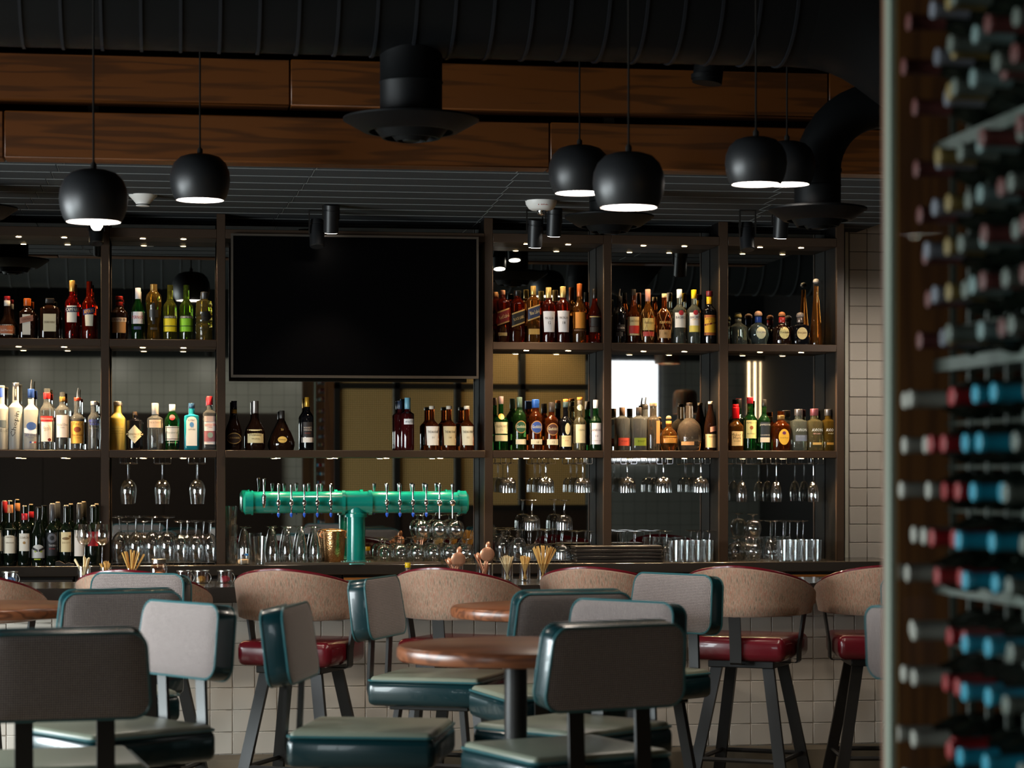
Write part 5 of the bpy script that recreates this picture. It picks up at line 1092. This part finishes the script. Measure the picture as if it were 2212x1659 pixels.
for px, c, lb in ((21, '5a86b8', 'slate blue'), (398.5, '3c86a4', 'teal blue'), (435, 'e0a64c', 'amber'), (486, 'b4283a', 'crimson')):
    g = jar('clip_jar', 'clip-top glass jar with %s discs on the bar' % lb, px, .0375, .062, YBR, True, 'clip jars on the bar')
    for k in range(4):
        Mx = Matrix.Translation((random.uniform(-.012, .012), -.012+.008*k, .018)) @ Matrix.Rotation(math.radians(80), 4, 'X') @ Matrix.Rotation(random.uniform(-.4, .4), 4, 'Y')
        MB().lathe([(.015, -.002), (.015, .002)], 18, M=Mx).build('paper_disc', paint(c, .6), g)
for px, lb, n_ in ((984, 'shorter', 0), (1046.5, 'taller', 1)):
    r = .043 if n_ == 0 else .046
    jar('tool_jar', 'glass jar of %s copper bar tools on the bar' % lb, px, r, .088, YBR-.02)
    x0 = PX(px, YBR-.02)
    def tool(name, lab, cat, base, top, disc, group):
        d = Vector(top)-Vector(base); L = d.length
        t = thing(name, lab, cat, (x0+base[0], YBR-.02+base[1], ZB+base[2]), 0, group); t.rotation_euler = Vector((0, 0, 1)).rotation_difference(d).to_euler()
        MB().tube([(0, 0, 0), (0, 0, L)], .0045 if not disc else .003, 8).build('handle', COPPER, t)
        if disc == 1:
            MB().lathe([(.034, -.002), (.037, 0), (.034, .002), (.02, .006), (.004, .007)], 28, M=Matrix.Translation((0, 0, L)) @ Matrix.Rotation(PI/2, 4, 'X')).build('strainer_bowl', COPPER, t)
        elif disc == 2:
            MB().lathe([(.002, -.02), (.01, -.016), (.014, 0), (.01, .014), (.003, .02)], 14, ay=.5, M=Matrix.Translation((0, 0, L))).build('spoon_bowl', COPPER, t)
        return t
    H_ = .11 if n_ == 0 else .135
    tool('julep_strainer', 'round copper strainer in the %s tool jar' % lb, 'strainer', (-.008, 0, .008), (.012, -.02, H_), 1, None)
    for k, (bx, tx, tz) in enumerate(((.015, -.05, H_), (-.015, .02, H_+.045), (.0, .03, H_+.03), (.012, -.028, H_-.01))):
        tool('bar_spoon', 'copper bar spoon in the %s tool jar' % lb, 'bar spoon', (bx, .012-.006*k, .008), (tx, .01, tz), 2 if k % 2 else 0, 'copper spoons in the %s jar' % lb)
for px, r, n_, L, sp, lb in ((1096, .03, 20, .118, .34, 'first of three beside the copper tools'), (1134, .029, 24, .115, .26, 'middle one of three jars'), (1173, .03, 30, .168, .34, 'with the longest stirrers')):
    jar('stirrer_jar', 'glass jar of wooden stirrers, '+lb, px, r, .085)
    sticks(px, r, .1, int(n_*1.3), .0026, L, sp, STICK if px != 1096 else STICK2, 'wooden stirrer in the jar '+lb, 'stirrers, '+lb, 'wooden_stirrer')
m = MB(); m.prism([(-.05, 0), (-.02, .0), (.05, 0), (.05, .012), (.02, .018), (0, .012), (-.03, .028), (-.05, .022)], 0, .05)
m.build('folded_cloth', mat('dark_cloth', '24201c', .9), None, label='dark folded cloth lying before the wine bottles', cat='cloth', loc=(PX(140, YCF+.03), YCF+.02, ZK))

# striped glass pendants at the back of the room (seen in the mirror)
STR = mat('striped_glass', 'd8c8b0', .25); n, l, b = nodes(STR)
tc = n.new('ShaderNodeTexCoord'); nz = n.new('ShaderNodeTexNoise'); nz.inputs['Scale'].default_value = 1.0; mp = n.new('ShaderNodeMapping'); mp.inputs['Scale'].default_value = (38, 38, 2)
r_ = ramp(n, [(.3, '8a8078'), (.45, 'd8c8a8'), (.52, 'd85a20'), (.58, 'e0d2b8'), (.7, 'a0301c')])
l.new(tc.outputs['Object'], mp.inputs[0]); l.new(mp.outputs[0], nz.inputs['Vector']); l.new(nz.outputs[0], r_.inputs[0]); l.new(r_.outputs[0], b.inputs['Base Color'])
for px, py, lb in ((1441, 786, 'high striped glass pendant reflected beside the bright window'), (1480, 894, 'low striped glass pendant reflected above the decanter')):
    Yr = 2.0; x = VX(px, Yr); z = VZ(px, py, Yr)
    t = thing('striped_pendant', lb, 'pendant lamp', (x, Yr, z))
    MB().lathe([(.135, 0), (.132, .12), (.125, .22), (.1, .25), (.03, .258)], 32, cap0=False).build('shade', STR, t)
    MB().lathe([(.12, .01), (.12, .012)], 28).build('diffuser_disc', mat('warm_diffuser', 'ffffff', .5, emit='ffe2b0', es=5), t)
    MB().tube([(0, 0, .255), (0, 0, ZC-z)], .004, 6).build('cord', BLK, t)
